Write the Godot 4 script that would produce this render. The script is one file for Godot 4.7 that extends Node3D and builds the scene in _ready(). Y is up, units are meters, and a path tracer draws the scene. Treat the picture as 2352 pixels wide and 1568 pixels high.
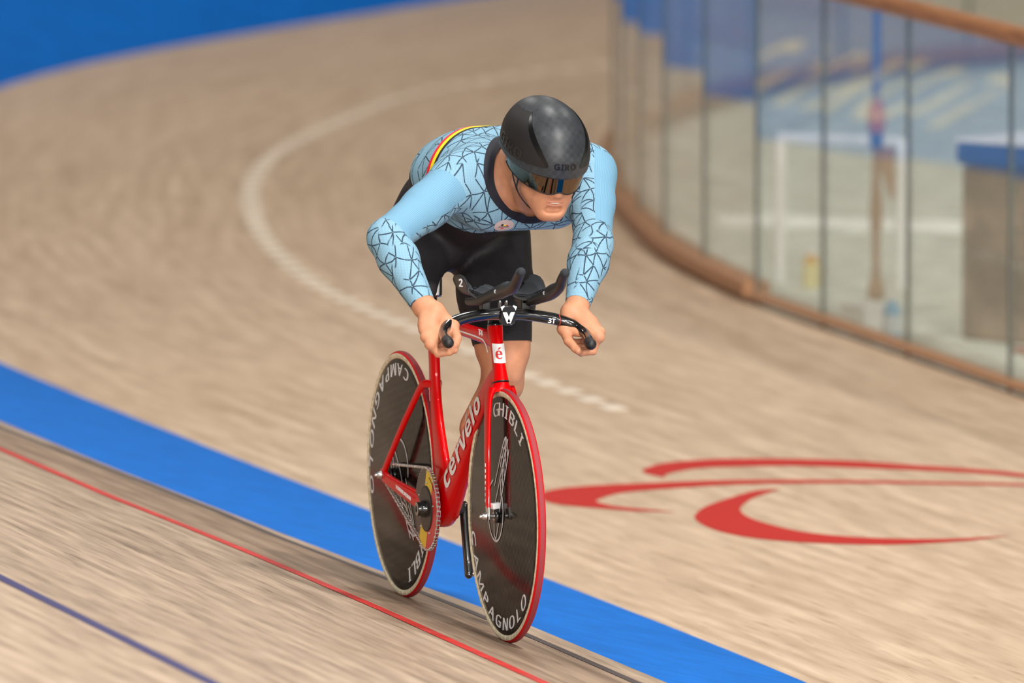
extends Node3D

# ---------------------------------------------------------------- set-up
func _ready() -> void:
	setup_camera()
	setup_light()
	make_materials()
	build_hall()
	build_floor()
	build_fence()
	build_infield()
	build_bike()
	build_rider()


func setup_camera() -> void:
	var cam := Camera3D.new()
	cam.name = "camera"
	add_child(cam)
	cam.position = Vector3(29.00605, 3.91129, 8.39960)
	cam.look_at(cam.position + Vector3(-0.953879, -0.104258, -0.281505), Vector3.UP)
	cam.near = 0.1
	cam.far = 400.0
	cam.current = true
	var at := CameraAttributesPhysical.new()
	at.frustum_focal_length = 400.0
	at.frustum_focus_distance = 30.1
	at.exposure_aperture = 3.6
	at.exposure_multiplier = 1.0
	cam.attributes = at
	cam.fov = 3.43676


func setup_light() -> void:
	var we := WorldEnvironment.new()
	we.name = "surroundings"
	var e := Environment.new()
	e.background_mode = Environment.BG_COLOR
	e.background_color = Color(0.02, 0.02, 0.02)
	e.tonemap_mode = Environment.TONE_MAPPER_LINEAR
	e.tonemap_exposure = 0.96
	e.sdfgi_enabled = true
	e.ssao_enabled = true
	e.ssil_enabled = true
	we.environment = e
	add_child(we)
	# rows of square flood lamps under the hall roof, above the track and the infield
	var row := 0
	for gz in [8.0, -1.5, -9.0]:
		for k in 5:
			var x: float = [33.0, 20.0, 7.0, -7.0, -24.0][k] + (3.0 if row % 2 else 0.0)
			var l := AreaLight3D.new()
			l.name = "flood_light"
			l.position = Vector3(x, 12.88, gz)
			l.rotation_degrees = Vector3(-90, 0, 0)
			l.area_size = Vector2(1.1, 1.1)
			l.area_normalize_energy = true
			l.light_energy = LAMP * ROWS[row] * ([1.6, 1.7, 1.0, 0.8, 0.8][k] if row != 1 else [2.0, 2.6, 4.4, 1.1, 0.9][k])
			l.light_color = Color(1.0, 0.992, 0.975)
			l.shadow_enabled = true
			add_child(l, true)
			lamp_spots.append(Vector3(x, 12.9, gz))
		row += 1
	# broad floods on the stand front behind the camera, turned towards the bend
	for gz in [-6.0, 1.0, 8.0, 15.0]:
		var l := AreaLight3D.new()
		l.name = "stand_flood_light"
		l.position = Vector3(46.85, 8.0, gz)
		l.look_at_from_position(l.position, Vector3(0, 1.0, gz * 0.3), Vector3.UP)
		l.area_size = Vector2(2.4, 1.0)
		l.area_normalize_energy = true
		l.light_energy = 310.0
		l.light_color = Color(1.0, 0.992, 0.975)
		l.shadow_enabled = true
		add_child(l, true)
		stand_spots.append(l.transform)

const LAMP := 60.0
const ROWS := [0.85, 1.0, 0.8]
var lamp_spots: Array[Vector3] = []
var stand_spots: Array[Transform3D] = []
var M := {}
var taken := {}

# ---------------------------------------------------------------- naming
func numbered(called: String) -> String:
	var n: int = taken.get(called, 0)
	taken[called] = n + 1
	return called if n == 0 else "%s_%03d" % [called, n]

func tag(o: Node, label: String, category: String, group := "") -> Node:
	o.set_meta("label", label)
	o.set_meta("category", category)
	if group:
		o.set_meta("group", group)
	return o

func thing(called: String, label: String, category: String, at := Vector3.ZERO, turn := 0.0, group := "") -> Node3D:
	var o := Node3D.new()
	o.name = numbered(called)
	add_child(o)
	o.position = at
	o.rotation.y = turn
	tag(o, label, category, group)
	return o

func part(called: String, mesh: Mesh, m: Material, parent: Node, label := "") -> MeshInstance3D:
	var o := MeshInstance3D.new()
	o.mesh = mesh
	o.material_override = m
	o.cast_shadow = GeometryInstance3D.SHADOW_CASTING_SETTING_ON
	if parent == self:
		o.name = numbered(called)
		add_child(o)
	else:
		o.name = called
		parent.add_child(o, true)
	if label:
		o.set_meta("label", label)
	return o

# ---------------------------------------------------------------- materials
func mat(called: String, c: Color, rough := 0.6, metal := 0.0, spec := 0.5) -> StandardMaterial3D:
	var m := StandardMaterial3D.new()
	m.resource_name = called
	m.albedo_color = c
	m.roughness = rough
	m.metallic = metal
	m.metallic_specular = spec
	M[called] = m
	return m

func c8(r: int, g: int, b: int) -> Color:
	return Color(r / 255.0, g / 255.0, b / 255.0)

func noise(s: int, f: float, oct := 4) -> FastNoiseLite:
	var n := FastNoiseLite.new()
	n.noise_type = FastNoiseLite.TYPE_SIMPLEX_SMOOTH
	n.seed = s
	n.frequency = f
	n.fractal_octaves = oct
	return n

func stretched(s: int, f: float, w: int, h: int, ww: int, hh: int) -> PackedByteArray:
	var im := noise(s, f).get_seamless_image(w, h)
	im.convert(Image.FORMAT_L8)
	im.resize(ww, hh, Image.INTERPOLATE_CUBIC)
	return im.get_data()

# strips of pale timber laid lengthways: u runs along the boards
func wood_texture(dark: Color, pale: Color, s: int, contrast: float) -> ImageTexture:
	var w := 1024
	var h := 1024
	var grain := stretched(s, 0.02, 128, 1024, w, h)
	var fine := stretched(s + 1, 0.12, 96, 1024, w, h)
	var broad := stretched(s + 2, 0.03, 256, 512, w, h)
	var fleck := stretched(s + 3, 0.05, 256, 1024, w, h)
	var rng := RandomNumberGenerator.new()
	rng.seed = s
	var strips := 32
	var tone := PackedFloat32Array()
	var ends := PackedInt32Array()
	for k in strips:
		ends.append(rng.randi_range(0, w - 1))
		for j in 2:
			tone.append(rng.randf_range(-0.11, 0.11))
	var data := PackedByteArray()
	data.resize(w * h * 3)
	var at := 0
	var i := 0
	for y in h:
		var k := y * strips / h
		var e0 := ends[k]
		var e1 := (e0 + 430) % w
		for x in w:
			var seg := 0 if (x >= e0 and x < e1) or (e1 < e0 and (x >= e0 or x < e1)) else 1
			var v := 0.56 + tone[k * 2 + seg] * contrast
			v += (grain[i] - 128) * 0.0022 * contrast + (fine[i] - 128) * 0.0016 * contrast + (broad[i] - 128) * 0.0028 * contrast
			var fl: int = fleck[i]
			if fl > 176:
				v -= (fl - 176) * 0.007
			v = clampf(v, 0.0, 1.0)
			data[at] = int(lerpf(dark.r, pale.r, v) * 255)
			data[at + 1] = int(lerpf(dark.g, pale.g, v) * 255)
			data[at + 2] = int(lerpf(dark.b, pale.b, v) * 255)
			at += 3
			i += 1
	return ImageTexture.create_from_image(Image.create_from_data(w, h, false, Image.FORMAT_RGB8, data))

func speckle(called: String, base: Color, amount: float, s: int, size := 512, freq := 0.03) -> ImageTexture:
	var a := stretched(s, freq, size, size, size, size)
	var b := stretched(s + 7, 0.35, size, size, size, size)
	var data := PackedByteArray()
	data.resize(size * size * 3)
	for i in size * size:
		var v := 1.0 + ((a[i] - 128) * 0.006 + (b[i] - 128) * 0.003) * amount
		data[i * 3] = clampi(int(base.r * v * 255), 0, 255)
		data[i * 3 + 1] = clampi(int(base.g * v * 255), 0, 255)
		data[i * 3 + 2] = clampi(int(base.b * v * 255), 0, 255)
	return ImageTexture.create_from_image(Image.create_from_data(size, size, false, Image.FORMAT_RGB8, data))

func make_materials() -> void:
	var m := mat("track_wood", Color.WHITE, 0.5, 0.0, 0.35)
	m.albedo_texture = wood_texture(c8(120, 100, 84), c8(202, 178, 154), 11, 0.7)
	m = mat("apron_wood", Color.WHITE, 0.5, 0.0, 0.35)
	m.albedo_texture = wood_texture(c8(150, 122, 96), c8(232, 207, 180), 41, 0.5)
	m = mat("blue_paint", Color.WHITE, 0.65, 0.0, 0.25)
	m.albedo_texture = speckle("blue", c8(10, 106, 196), 0.08, 5)
	m = mat("worn_wood", Color.WHITE, 0.55, 0.0, 0.3)
	m.albedo_texture = wood_texture(c8(98, 80, 66), c8(180, 154, 132), 83, 0.75)
	mat("black_paint", c8(74, 62, 60), 0.5)
	m = mat("red_paint", Color.WHITE, 0.5)
	m.albedo_texture = speckle("red", c8(196, 40, 34), 0.2, 9)
	mat("navy_paint", c8(48, 45, 98), 0.5)
	mat("white_paint", c8(230, 216, 198), 0.5)
	mat("emblem_red", c8(182, 34, 26), 0.6, 0.0, 0.3)
	m = mat("concrete", Color.WHITE, 0.85)
	m.albedo_texture = speckle("concrete", c8(206, 218, 206), 0.2, 21)
	m.uv1_triplanar = true
	m.uv1_world_triplanar = true
	m.uv1_scale = Vector3(0.3, 0.3, 0.3)
	mat("carpet_red", c8(150, 70, 66), 0.95)
	mat("hall_wall", c8(150, 146, 140), 0.9)
	mat("hall_roof", c8(120, 118, 114), 0.9)
	m = mat("lamp_glass", c8(255, 250, 240), 0.4)
	m.emission_enabled = true
	m.emission = c8(255, 249, 238)
	m.emission_energy_multiplier = 6.0
	mat("lamp_body", c8(60, 60, 62), 0.5, 0.4)
	m = mat("fence_glass", Color(0.72, 0.80, 0.74, 0.12), 0.0, 0.0, 0.5)
	m.transparency = BaseMaterial3D.TRANSPARENCY_ALPHA
	mat("gasket", c8(66, 76, 76), 0.5)
	m = mat("rail_wood", Color.WHITE, 0.4)
	m.albedo_texture = wood_texture(c8(128, 78, 44), c8(196, 136, 88), 71, 0.8)
	mat("kerb_wood", c8(166, 120, 84), 0.6)

# ---------------------------------------------------------------- mesh building
class MB:
	var v := PackedVector3Array()
	var n := PackedVector3Array()
	var t := PackedVector2Array()
	var i := PackedInt32Array()

	func vert(p: Vector3, nn: Vector3, uv := Vector2.ZERO) -> int:
		v.append(p)
		n.append(nn)
		t.append(uv)
		return v.size() - 1

	func tri(a: int, b: int, c: int) -> void:
		var g := (v[b] - v[a]).cross(v[c] - v[a])
		if g.dot(n[a] + n[b] + n[c]) > 0.0:
			i.append_array([a, c, b])
		else:
			i.append_array([a, b, c])

	func quad(p: Array, nn: Vector3, uvs := [Vector2(0, 0), Vector2(1, 0), Vector2(1, 1), Vector2(0, 1)]) -> void:
		var s := []
		for k in 4:
			s.append(vert(p[k], nn, uvs[k]))
		tri(s[0], s[1], s[2])
		tri(s[0], s[2], s[3])

	# rows of points -> smooth sheet; "closed" joins the last column to the first; sign: 1 / -1 turns the normals, 0 points them out of each row's middle
	func grid(rows: Array, closed: bool, sign := 0, uvs: Array = []) -> void:
		var h := rows.size()
		var w: int = rows[0].size()
		var first := v.size()
		var flip := float(sign)
		if sign == 0:
			flip = 1.0
			var score := 0.0
			for r in range(h):
				var mid := Vector3.ZERO
				for p in rows[r]:
					mid += p
				mid /= w
				for c in range(0, w, maxi(1, w / 8)):
					score += _normal(rows, r, c, h, w, closed).dot(rows[r][c] - mid)
			flip = 1.0 if score >= 0.0 else -1.0
		for r in h:
			for c in w:
				v.append(rows[r][c])
				n.append(_normal(rows, r, c, h, w, closed) * flip)
				t.append(uvs[r][c] if uvs else Vector2(float(c) / w, float(r) / h))
		for r in h - 1:
			for c in (w if closed else w - 1):
				var c2 := (c + 1) % w
				var a := first + r * w + c
				var b := first + r * w + c2
				var d := first + (r + 1) * w + c
				var e := first + (r + 1) * w + c2
				tri(a, b, e)
				tri(a, e, d)

	func _normal(rows: Array, r: int, c: int, h: int, w: int, closed: bool) -> Vector3:
		var r0 := maxi(r - 1, 0)
		var r1 := mini(r + 1, h - 1)
		var c0 := (c - 1 + w) % w if closed else maxi(c - 1, 0)
		var c1 := (c + 1) % w if closed else mini(c + 1, w - 1)
		var g: Vector3 = (rows[r][c1] - rows[r][c0]).cross(rows[r1][c] - rows[r0][c])
		if g.length_squared() < 1e-18:
			var rr := 1 if r == 0 else (h - 2 if r == h - 1 else r)
			g = (rows[rr][c1] - rows[rr][c0]).cross(rows[mini(rr + 1, h - 1)][c] - rows[maxi(rr - 1, 0)][c])
			if r == 0 or r == h - 1:
				var mid := Vector3.ZERO
				for p in rows[rr]:
					mid += p
				var axis: Vector3 = rows[r][c] - mid / w
				if axis.length_squared() > 1e-16:
					return axis.normalized() * (1.0 if g.dot(rows[rr][c] - mid / w) >= 0.0 else -1.0)
		return g.normalized() if g.length_squared() > 1e-22 else Vector3.UP

	func cap(ring: Array, nn: Vector3) -> void:
		var mid := Vector3.ZERO
		for p in ring:
			mid += p
		mid /= ring.size()
		var m := vert(mid, nn)
		var s := v.size()
		for p in ring:
			vert(p, nn)
		for k in ring.size():
			tri(m, s + k, s + (k + 1) % ring.size())

	func box(c: Vector3, size: Vector3, b := Basis.IDENTITY) -> void:
		var hs := size * 0.5
		for ax in 3:
			for sg in [-1.0, 1.0]:
				var nn := Vector3.ZERO
				nn[ax] = sg
				var u := Vector3.ZERO
				u[(ax + 1) % 3] = hs[(ax + 1) % 3]
				var w := Vector3.ZERO
				w[(ax + 2) % 3] = hs[(ax + 2) % 3]
				var o := nn * hs[ax]
				quad([c + b * (o - u - w), c + b * (o + u - w), c + b * (o + u + w), c + b * (o - u + w)], b * nn)

	# box with chamfered edges
	func rbox(c: Vector3, size: Vector3, r: float, b := Basis.IDENTITY) -> void:
		var rows := []
		var hs := size * 0.5
		for lv in [[-hs.y, r], [-hs.y + r * 0.3, r * 0.3], [-hs.y + r, 0.0], [hs.y - r, 0.0], [hs.y - r * 0.3, r * 0.3], [hs.y, r]]:
			var row := []
			for q in 4:
				var sx: float = [1, -1, -1, 1][q]
				var sz: float = [1, 1, -1, -1][q]
				for k in 4:
					var an := (q + k / 3.0) * PI / 2
					row.append(c + b * Vector3(sx * (hs.x - r) + cos(an) * (r - lv[1]), lv[0], sz * (hs.z - r) + sin(an) * (r - lv[1])))
			rows.append(row)
		grid(rows, true)
		cap(rows[0], b * Vector3.DOWN)
		cap(rows[5], b * Vector3.UP)

	func mesh(into: ArrayMesh = null, m: Material = null) -> ArrayMesh:
		var a := []
		a.resize(Mesh.ARRAY_MAX)
		a[Mesh.ARRAY_VERTEX] = v
		a[Mesh.ARRAY_NORMAL] = n
		a[Mesh.ARRAY_TEX_UV] = t
		a[Mesh.ARRAY_INDEX] = i
		var me := into if into else ArrayMesh.new()
		me.add_surface_from_arrays(Mesh.PRIMITIVE_TRIANGLES, a)
		if m:
			me.surface_set_material(me.get_surface_count() - 1, m)
		return me

	func add(o: MB, tr := Transform3D.IDENTITY) -> void:
		var s := v.size()
		for k in o.v.size():
			v.append(tr * o.v[k])
			n.append((tr.basis * o.n[k]).normalized())
			t.append(o.t[k])
		for k in range(0, o.i.size(), 3):
			tri(s + o.i[k], s + o.i[k + 1], s + o.i[k + 2])

	func add_mesh(me: Mesh, tr := Transform3D.IDENTITY) -> void:
		for sf in me.get_surface_count():
			var a := me.surface_get_arrays(sf)
			var s := v.size()
			var vs: PackedVector3Array = a[Mesh.ARRAY_VERTEX]
			var ns: PackedVector3Array = a[Mesh.ARRAY_NORMAL]
			for k in vs.size():
				v.append(tr * vs[k])
				n.append((tr.basis * ns[k]).normalized())
				t.append(Vector2.ZERO)
			var ids: PackedInt32Array = a[Mesh.ARRAY_INDEX] if a[Mesh.ARRAY_INDEX] != null else PackedInt32Array(range(vs.size()))
			for k in range(0, ids.size(), 3):
				tri(s + ids[k], s + ids[k + 1], s + ids[k + 2])

# Catmull-Rom through equally long number lists
func spline(keys: Array, sub: int) -> Array:
	var out := []
	var w: int = keys[0].size()
	for k in keys.size() - 1:
		var a: Array = keys[maxi(k - 1, 0)]
		var b: Array = keys[k]
		var c: Array = keys[k + 1]
		var d: Array = keys[mini(k + 2, keys.size() - 1)]
		for s in (sub if k < keys.size() - 2 else sub + 1):
			var f := float(s) / sub
			var row := []
			for j in w:
				row.append(cubic_interpolate(b[j], c[j], a[j], d[j], f))
			out.append(row)
	return out

# tube through keys [x, y, z, half_u, half_v]: u lies as near as it can to "side", v is across both
func tube(mb: MB, keys: Array, sub := 5, seg := 18, side := Vector3(0, 0, 1), power := 2.0, caps := 3) -> void:
	var ks := spline(keys, sub)
	var rows := []
	for k in ks.size():
		var p := Vector3(ks[k][0], ks[k][1], ks[k][2])
		var a: Array = ks[maxi(k - 1, 0)]
		var b: Array = ks[mini(k + 1, ks.size() - 1)]
		var tan := (Vector3(b[0], b[1], b[2]) - Vector3(a[0], a[1], a[2])).normalized()
		var u := (side - tan * side.dot(tan)).normalized()
		var w := tan.cross(u)
		var row := []
		for s in seg:
			var an := TAU * s / seg
			var cs := cos(an)
			var sn := sin(an)
			row.append(p + u * (signf(cs) * pow(absf(cs), 2.0 / power) * ks[k][3]) + w * (signf(sn) * pow(absf(sn), 2.0 / power) * ks[k][4]))
		rows.append(row)
	mb.grid(rows, true)
	var t0: Vector3 = (Vector3(ks[0][0], ks[0][1], ks[0][2]) - Vector3(ks[1][0], ks[1][1], ks[1][2])).normalized()
	var e := ks.size() - 1
	var t1: Vector3 = (Vector3(ks[e][0], ks[e][1], ks[e][2]) - Vector3(ks[e - 1][0], ks[e - 1][1], ks[e - 1][2])).normalized()
	if caps & 1:
		mb.cap(rows[0], t0)
	if caps & 2:
		mb.cap(rows[e], t1)

# round tube with a domed end at either side
func rod(mb: MB, pts: Array, r: float, sub := 5, seg := 14, dome := 3) -> void:
	var keys := []
	for p in pts:
		keys.append([p.x, p.y, p.z, r, r])
	var ks := spline(keys, sub)
	var first := Vector3(ks[0][0], ks[0][1], ks[0][2])
	var fd := (first - Vector3(ks[1][0], ks[1][1], ks[1][2])).normalized()
	var e := ks.size() - 1
	var last := Vector3(ks[e][0], ks[e][1], ks[e][2])
	var ld := (last - Vector3(ks[e - 1][0], ks[e - 1][1], ks[e - 1][2])).normalized()
	var all := []
	for k in 5 if dome & 1 else 0:
		var an := PI / 2 * k / 5.0
		var p := first + fd * r * cos(an)
		all.append([p.x, p.y, p.z, r * sin(an), r * sin(an)])
	all.append_array(ks)
	for k in 5 if dome & 2 else 0:
		var an := PI / 2 * (4 - k) / 5.0
		var p := last + ld * r * cos(an)
		all.append([p.x, p.y, p.z, r * sin(an), r * sin(an)])
	var side := Vector3(0, 0, 1)
	if absf(fd.z) > 0.8 or absf(ld.z) > 0.8:
		side = Vector3(0, 1, 0)
	if absf(fd.y) > 0.8 and absf(ld.z) > 0.8 or absf(ld.y) > 0.8 and absf(fd.z) > 0.8:
		side = Vector3(1, 0, 0)
	tube(mb, all, 1, seg, side, 2.0, (0 if dome & 1 else 1) + (0 if dome & 2 else 2))

# profile of [radius, z] turned about the z axis
func lathe(mb: MB, profile: Array, seg := 48, tr := Transform3D.IDENTITY) -> void:
	var rows := []
	for pr in profile:
		var row := []
		for s in seg:
			var an := TAU * s / seg
			row.append(tr * Vector3(cos(an) * pr[0], sin(an) * pr[0], pr[1]))
		rows.append(row)
	# one sheet whose normals are turned out of the solid by its profile's winding
	var turn := 0.0
	for k in profile.size():
		var a: Array = profile[k]
		var b: Array = profile[(k + 1) % profile.size()]
		turn += a[0] * b[1] - b[0] * a[1]
	mb.grid(rows, true, 1 if turn > 0.0 else -1)

var fonts := {}
func letters(text: String, size: float, depth := 0.0012, face := "Droid Sans", bold := true) -> TextMesh:
	var key := face + str(bold)
	if not fonts.has(key):
		var f := SystemFont.new()
		f.font_names = PackedStringArray([face])
		f.font_weight = 700 if bold else 400
		fonts[key] = f
	var tm := TextMesh.new()
	tm.font = fonts[key]
	tm.text = text
	tm.font_size = 48
	tm.pixel_size = size / 35.0
	tm.depth = depth
	tm.curve_step = 1.5
	return tm

# ---------------------------------------------------------------- hall
func build_hall() -> void:
	var b := [Vector3(-62, -1.0, -46), Vector3(52, 14.0, 30)]
	var lo: Vector3 = b[0]
	var hi: Vector3 = b[1]
	var c := (lo + hi) * 0.5
	var s := hi - lo
	for d in [["wall_back", Vector3(lo.x - 0.2, c.y, c.z), Vector3(0.4, s.y + 0.8, s.z + 0.8)], ["wall_front", Vector3(hi.x + 0.2, c.y, c.z), Vector3(0.4, s.y + 0.8, s.z + 0.8)], ["wall_left", Vector3(c.x, c.y, lo.z - 0.2), Vector3(s.x, s.y + 0.8, 0.4)], ["wall_right", Vector3(c.x, c.y, hi.z + 0.2), Vector3(s.x, s.y + 0.8, 0.4)], ["ceiling", Vector3(c.x, hi.y + 0.2, c.z), Vector3(s.x, 0.4, s.z)]]:
		var mb := MB.new()
		mb.box(d[1], d[2])
		part(d[0], mb.mesh(), M.hall_roof if d[0] == "ceiling" else M.hall_wall, self).set_meta("kind", "structure")
	var body := MB.new()
	body.rbox(Vector3(0, 0.12, 0), Vector3(1.2, 0.2, 1.2), 0.03)
	body.box(Vector3(0, 0.61, 0), Vector3(0.06, 0.8, 0.06))
	var face := MB.new()
	face.quad([Vector3(-0.55, 0.012, -0.55), Vector3(0.55, 0.012, -0.55), Vector3(0.55, 0.012, 0.55), Vector3(-0.55, 0.012, 0.55)], Vector3.DOWN)
	var bm := body.mesh()
	var fm := face.mesh()
	for k in lamp_spots.size():
		var p := lamp_spots[k]
		var which: String = ["over the outer track", "over the racing line", "over the infield"][k / 5] + ", " + ["nearest the stand", "second from the stand", "third from the stand", "fourth from the stand", "over the bend"][k % 5]
		var o := thing("flood_lamp", "square roof flood lamp " + which, "lamp", p, 0.0, "flood lamps under the roof")
		part("housing", bm, M.lamp_body, o)
		part("diffuser", fm, M.lamp_glass, o)

	var places := ["nearest the infield", "over the start line", "over the outer track", "nearest the outer wall"]
	var case := MB.new()
	case.rbox(Vector3(0, 0, 0.12), Vector3(2.5, 1.1, 0.2), 0.03)
	case.box(Vector3(0, -2.5, 0.35), Vector3(0.12, 6.0, 0.12))
	var cm := case.mesh()
	var glow := MB.new()
	glow.quad([Vector3(-1.2, -0.5, 0.012), Vector3(1.2, -0.5, 0.012), Vector3(1.2, 0.5, 0.012), Vector3(-1.2, 0.5, 0.012)], Vector3(0, 0, -1))
	var gm := glow.mesh()
	for k in stand_spots.size():
		var o := thing("stand_flood_lamp", "broad flood lamp on a stand mast, the one " + places[k], "lamp", stand_spots[k].origin, 0.0, "flood lamps on the stand")
		o.basis = stand_spots[k].basis
		part("housing", cm, M.lamp_body, o)
		part("diffuser", gm, M.lamp_glass, o)

# ---------------------------------------------------------------- floor
const APRON := -0.25
# inner edge of the blue band in plan: x, z, slope of the banking (rise over run)
const EDGE := [[44.0, -1.05, 0.2315], [20.0, -1.08, 0.2315], [6.0, -1.09, 0.2315], [1.0, -1.08, 0.2315], [-1.0, -1.08, 0.2315], [-2.7, -1.05, 0.2315], [-4.4, -1.01, 0.2315], [-6.5, -0.97, 0.2315], [-9.0, -0.95, 0.24], [-11.0, -1.05, 0.27], [-13.0, -1.3, 0.33], [-15.0, -1.75, 0.42], [-17.0, -2.35, 0.52], [-19.3, -3.32, 0.62], [-21.3, -4.42, 0.68], [-23.5, -6.17, 0.74], [-25.4, -7.94, 0.78], [-27.6, -10.6, 0.8], [-29.4, -14.0, 0.8], [-30.2, -18.0, 0.8], [-29.6, -22.5, 0.8], [-27.0, -27.0, 0.8]]
var edge_line := []

func prepare_edge() -> void:
	edge_line = spline(EDGE, 8)

func edge_at(x: float) -> Array:
	for k in edge_line.size() - 1:
		var a: Array = edge_line[k]
		var b: Array = edge_line[k + 1]
		if a[0] >= x and b[0] < x:
			var f: float = (a[0] - x) / (a[0] - b[0])
			return [x, lerpf(a[1], b[1], f), lerpf(a[2], b[2], f)]
	return edge_line[0]

# sheet on the banking between two offsets (numbers or tables by x) outward of the blue band's inner edge
func bank_sheet(mb: MB, w0: Callable, w1: Callable, lift: float, cuts: int, from := 0, to := -1, uscale := 1.0) -> void:
	var rows := []
	var uvs := []
	var run := 0.0
	var last := edge_line.size() - 1 if to < 0 else to
	for k in range(from, last + 1):
		var a: Array = edge_line[maxi(k - 1, 0)]
		var b: Array = edge_line[mini(k + 1, edge_line.size() - 1)]
		var e: Array = edge_line[k]
		var tan := Vector3(b[0] - a[0], 0, b[1] - a[1]).normalized()
		var out := tan.cross(Vector3.UP) * -1.0
		if out.z < 0 and k < 120 or out.x > 0.2 and k >= 100:
			out = -out
		if k > from:
			run += Vector2(e[0] - edge_line[k - 1][0], e[1] - edge_line[k - 1][1]).length()
		var row := []
		var uv := []
		for c in cuts + 1:
			var w := lerpf(w0.call(e[0]), w1.call(e[0]), float(c) / cuts)
			row.append(Vector3(e[0], APRON + e[2] * w + lift, e[1]) + out * w)
			uv.append(Vector2(run, w) * uscale)
		rows.append(row)
		uvs.append(uv)
	var t := MB.new()
	t.grid(rows, false, 1, uvs)
	if t.n[0].y < 0:
		t = MB.new()
		t.grid(rows, false, -1, uvs)
	mb.add(t)

func table(t: Array) -> Callable:
	return func(x: float) -> float:
		if x >= t[0][0]:
			return t[0][1]
		for k in t.size() - 1:
			if x < t[k][0] and x >= t[k + 1][0]:
				return lerpf(t[k][1], t[k + 1][1], (t[k][0] - x) / (t[k][0] - t[k + 1][0]))
		return t[t.size() - 1][1]

func flat(v: float) -> Callable:
	return func(_x: float) -> float: return v

func ribbon(mb: MB, line: Array, half: float, y: float) -> void:
	var rows := []
	for k in line.size():
		var a: Array = line[maxi(k - 1, 0)]
		var b: Array = line[mini(k + 1, line.size() - 1)]
		var d := Vector3(b[0] - a[0], 0, b[1] - a[1]).normalized()
		var s := Vector3(-d.z, 0, d.x) * half
		rows.append([Vector3(line[k][0], y, line[k][1]) - s, Vector3(line[k][0], y, line[k][1]) + s])
	var t := MB.new()
	t.grid(rows, false, 1)
	if t.n[0].y < 0:
		t = MB.new()
		t.grid(rows, false, -1)
	mb.add(t)

const FENCE := [[4.0, -3.9], [-4.0, -3.94], [-6.0, -3.97], [-7.05, -3.99], [-8.23, -4.02], [-9.24, -4.04], [-10.08, -4.06], [-11.0, -4.15], [-11.92, -4.28], [-12.85, -4.47], [-13.7, -4.66], [-14.6, -4.9], [-15.5, -5.17], [-16.4, -5.47], [-17.3, -5.85], [-18.1, -6.3], [-18.9, -6.85], [-19.6, -7.5], [-20.2, -8.3], [-20.65, -9.2], [-20.9, -10.2], [-20.9, -11.3], [-20.6, -12.4], [-20.0, -13.4]]
const DASHES := [[-6.95, -2.56], [-8.0, -2.57], [-9.0, -2.61], [-10.36, -2.65], [-11.25, -2.72], [-12.33, -2.88], [-13.45, -3.1], [-14.71, -3.41], [-15.64, -3.69], [-16.74, -4.1], [-18.32, -4.87], [-19.48, -5.55], [-20.55, -6.61], [-21.2, -7.7]]
const CREST := [-4.593, -2.391, -4.573, -2.305, -4.393, -2.154, -4.209, -2.024, -4.017, -1.931, -3.892, -1.895, -3.709, -1.874, -3.536, -1.884, -3.389, -1.934, -3.272, -2.025, -3.181, -2.157, -3.137, -2.271, -3.141, -2.401, -3.168, -2.539, -3.245, -2.689, -3.237, -2.628, -3.224, -2.494, -3.254, -2.374, -3.336, -2.240, -3.485, -2.127, -3.702, -2.079, -3.921, -2.071, -4.088, -2.099, -4.226, -2.151, -4.395, -2.241, -4.500, -2.321]
const CREST_WIDE := [-4.315, -3.332, -4.502, -3.162, -4.607, -2.960, -4.721, -2.728, -4.815, -2.489, -4.859, -2.302, -4.861, -2.101, -4.847, -1.896, -4.805, -1.750, -4.710, -1.649, -4.600, -1.603, -4.475, -1.592, -4.354, -1.628, -4.245, -1.713, -4.158, -1.785, -4.103, -1.899, -4.200, -1.830, -4.297, -1.762, -4.430, -1.743, -4.504, -1.775, -4.630, -1.883, -4.694, -2.049, -4.738, -2.264, -4.721, -2.459, -4.648, -2.704, -4.545, -2.939, -4.450, -3.144, -4.295, -3.325]
const CREST_FAR := [-4.420, -3.402, -4.763, -3.252, -4.931, -3.138, -5.092, -2.987, -5.255, -2.836, -5.359, -2.664, -5.419, -2.478, -5.402, -2.337, -5.336, -2.221, -5.199, -2.128, -5.101, -2.108, -4.978, -2.131, -5.047, -2.152, -5.118, -2.208, -5.194, -2.306, -5.204, -2.410, -5.176, -2.605, -5.078, -2.778, -4.959, -2.943, -4.825, -3.102, -4.674, -3.221, -4.368, -3.384]

func emblem(p: Array, y: float) -> ArrayMesh:
	var poly := PackedVector2Array()
	for k in range(0, p.size(), 2):
		poly.append(Vector2(p[k], p[k + 1]))
	var fine := PackedVector2Array()
	for k in poly.size():
		var a := poly[(k - 1 + poly.size()) % poly.size()]
		var b := poly[k]
		var c := poly[(k + 1) % poly.size()]
		var d := poly[(k + 2) % poly.size()]
		var sharp := (b - a).angle_to(c - b)
		var sharp2 := (c - b).angle_to(d - c)
		for s in 4:
			if absf(sharp) > 1.2 or absf(sharp2) > 1.2:
				fine.append(b.lerp(c, s / 4.0))
			else:
				fine.append(b.cubic_interpolate(c, a, d, s / 4.0))
	var ids := Geometry2D.triangulate_polygon(fine)
	var mb := MB.new()
	for q in fine:
		mb.vert(Vector3(q.x, y, q.y), Vector3.UP, q)
	for k in range(0, ids.size(), 3):
		mb.tri(ids[k], ids[k + 1], ids[k + 2])
	return mb.mesh()

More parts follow.
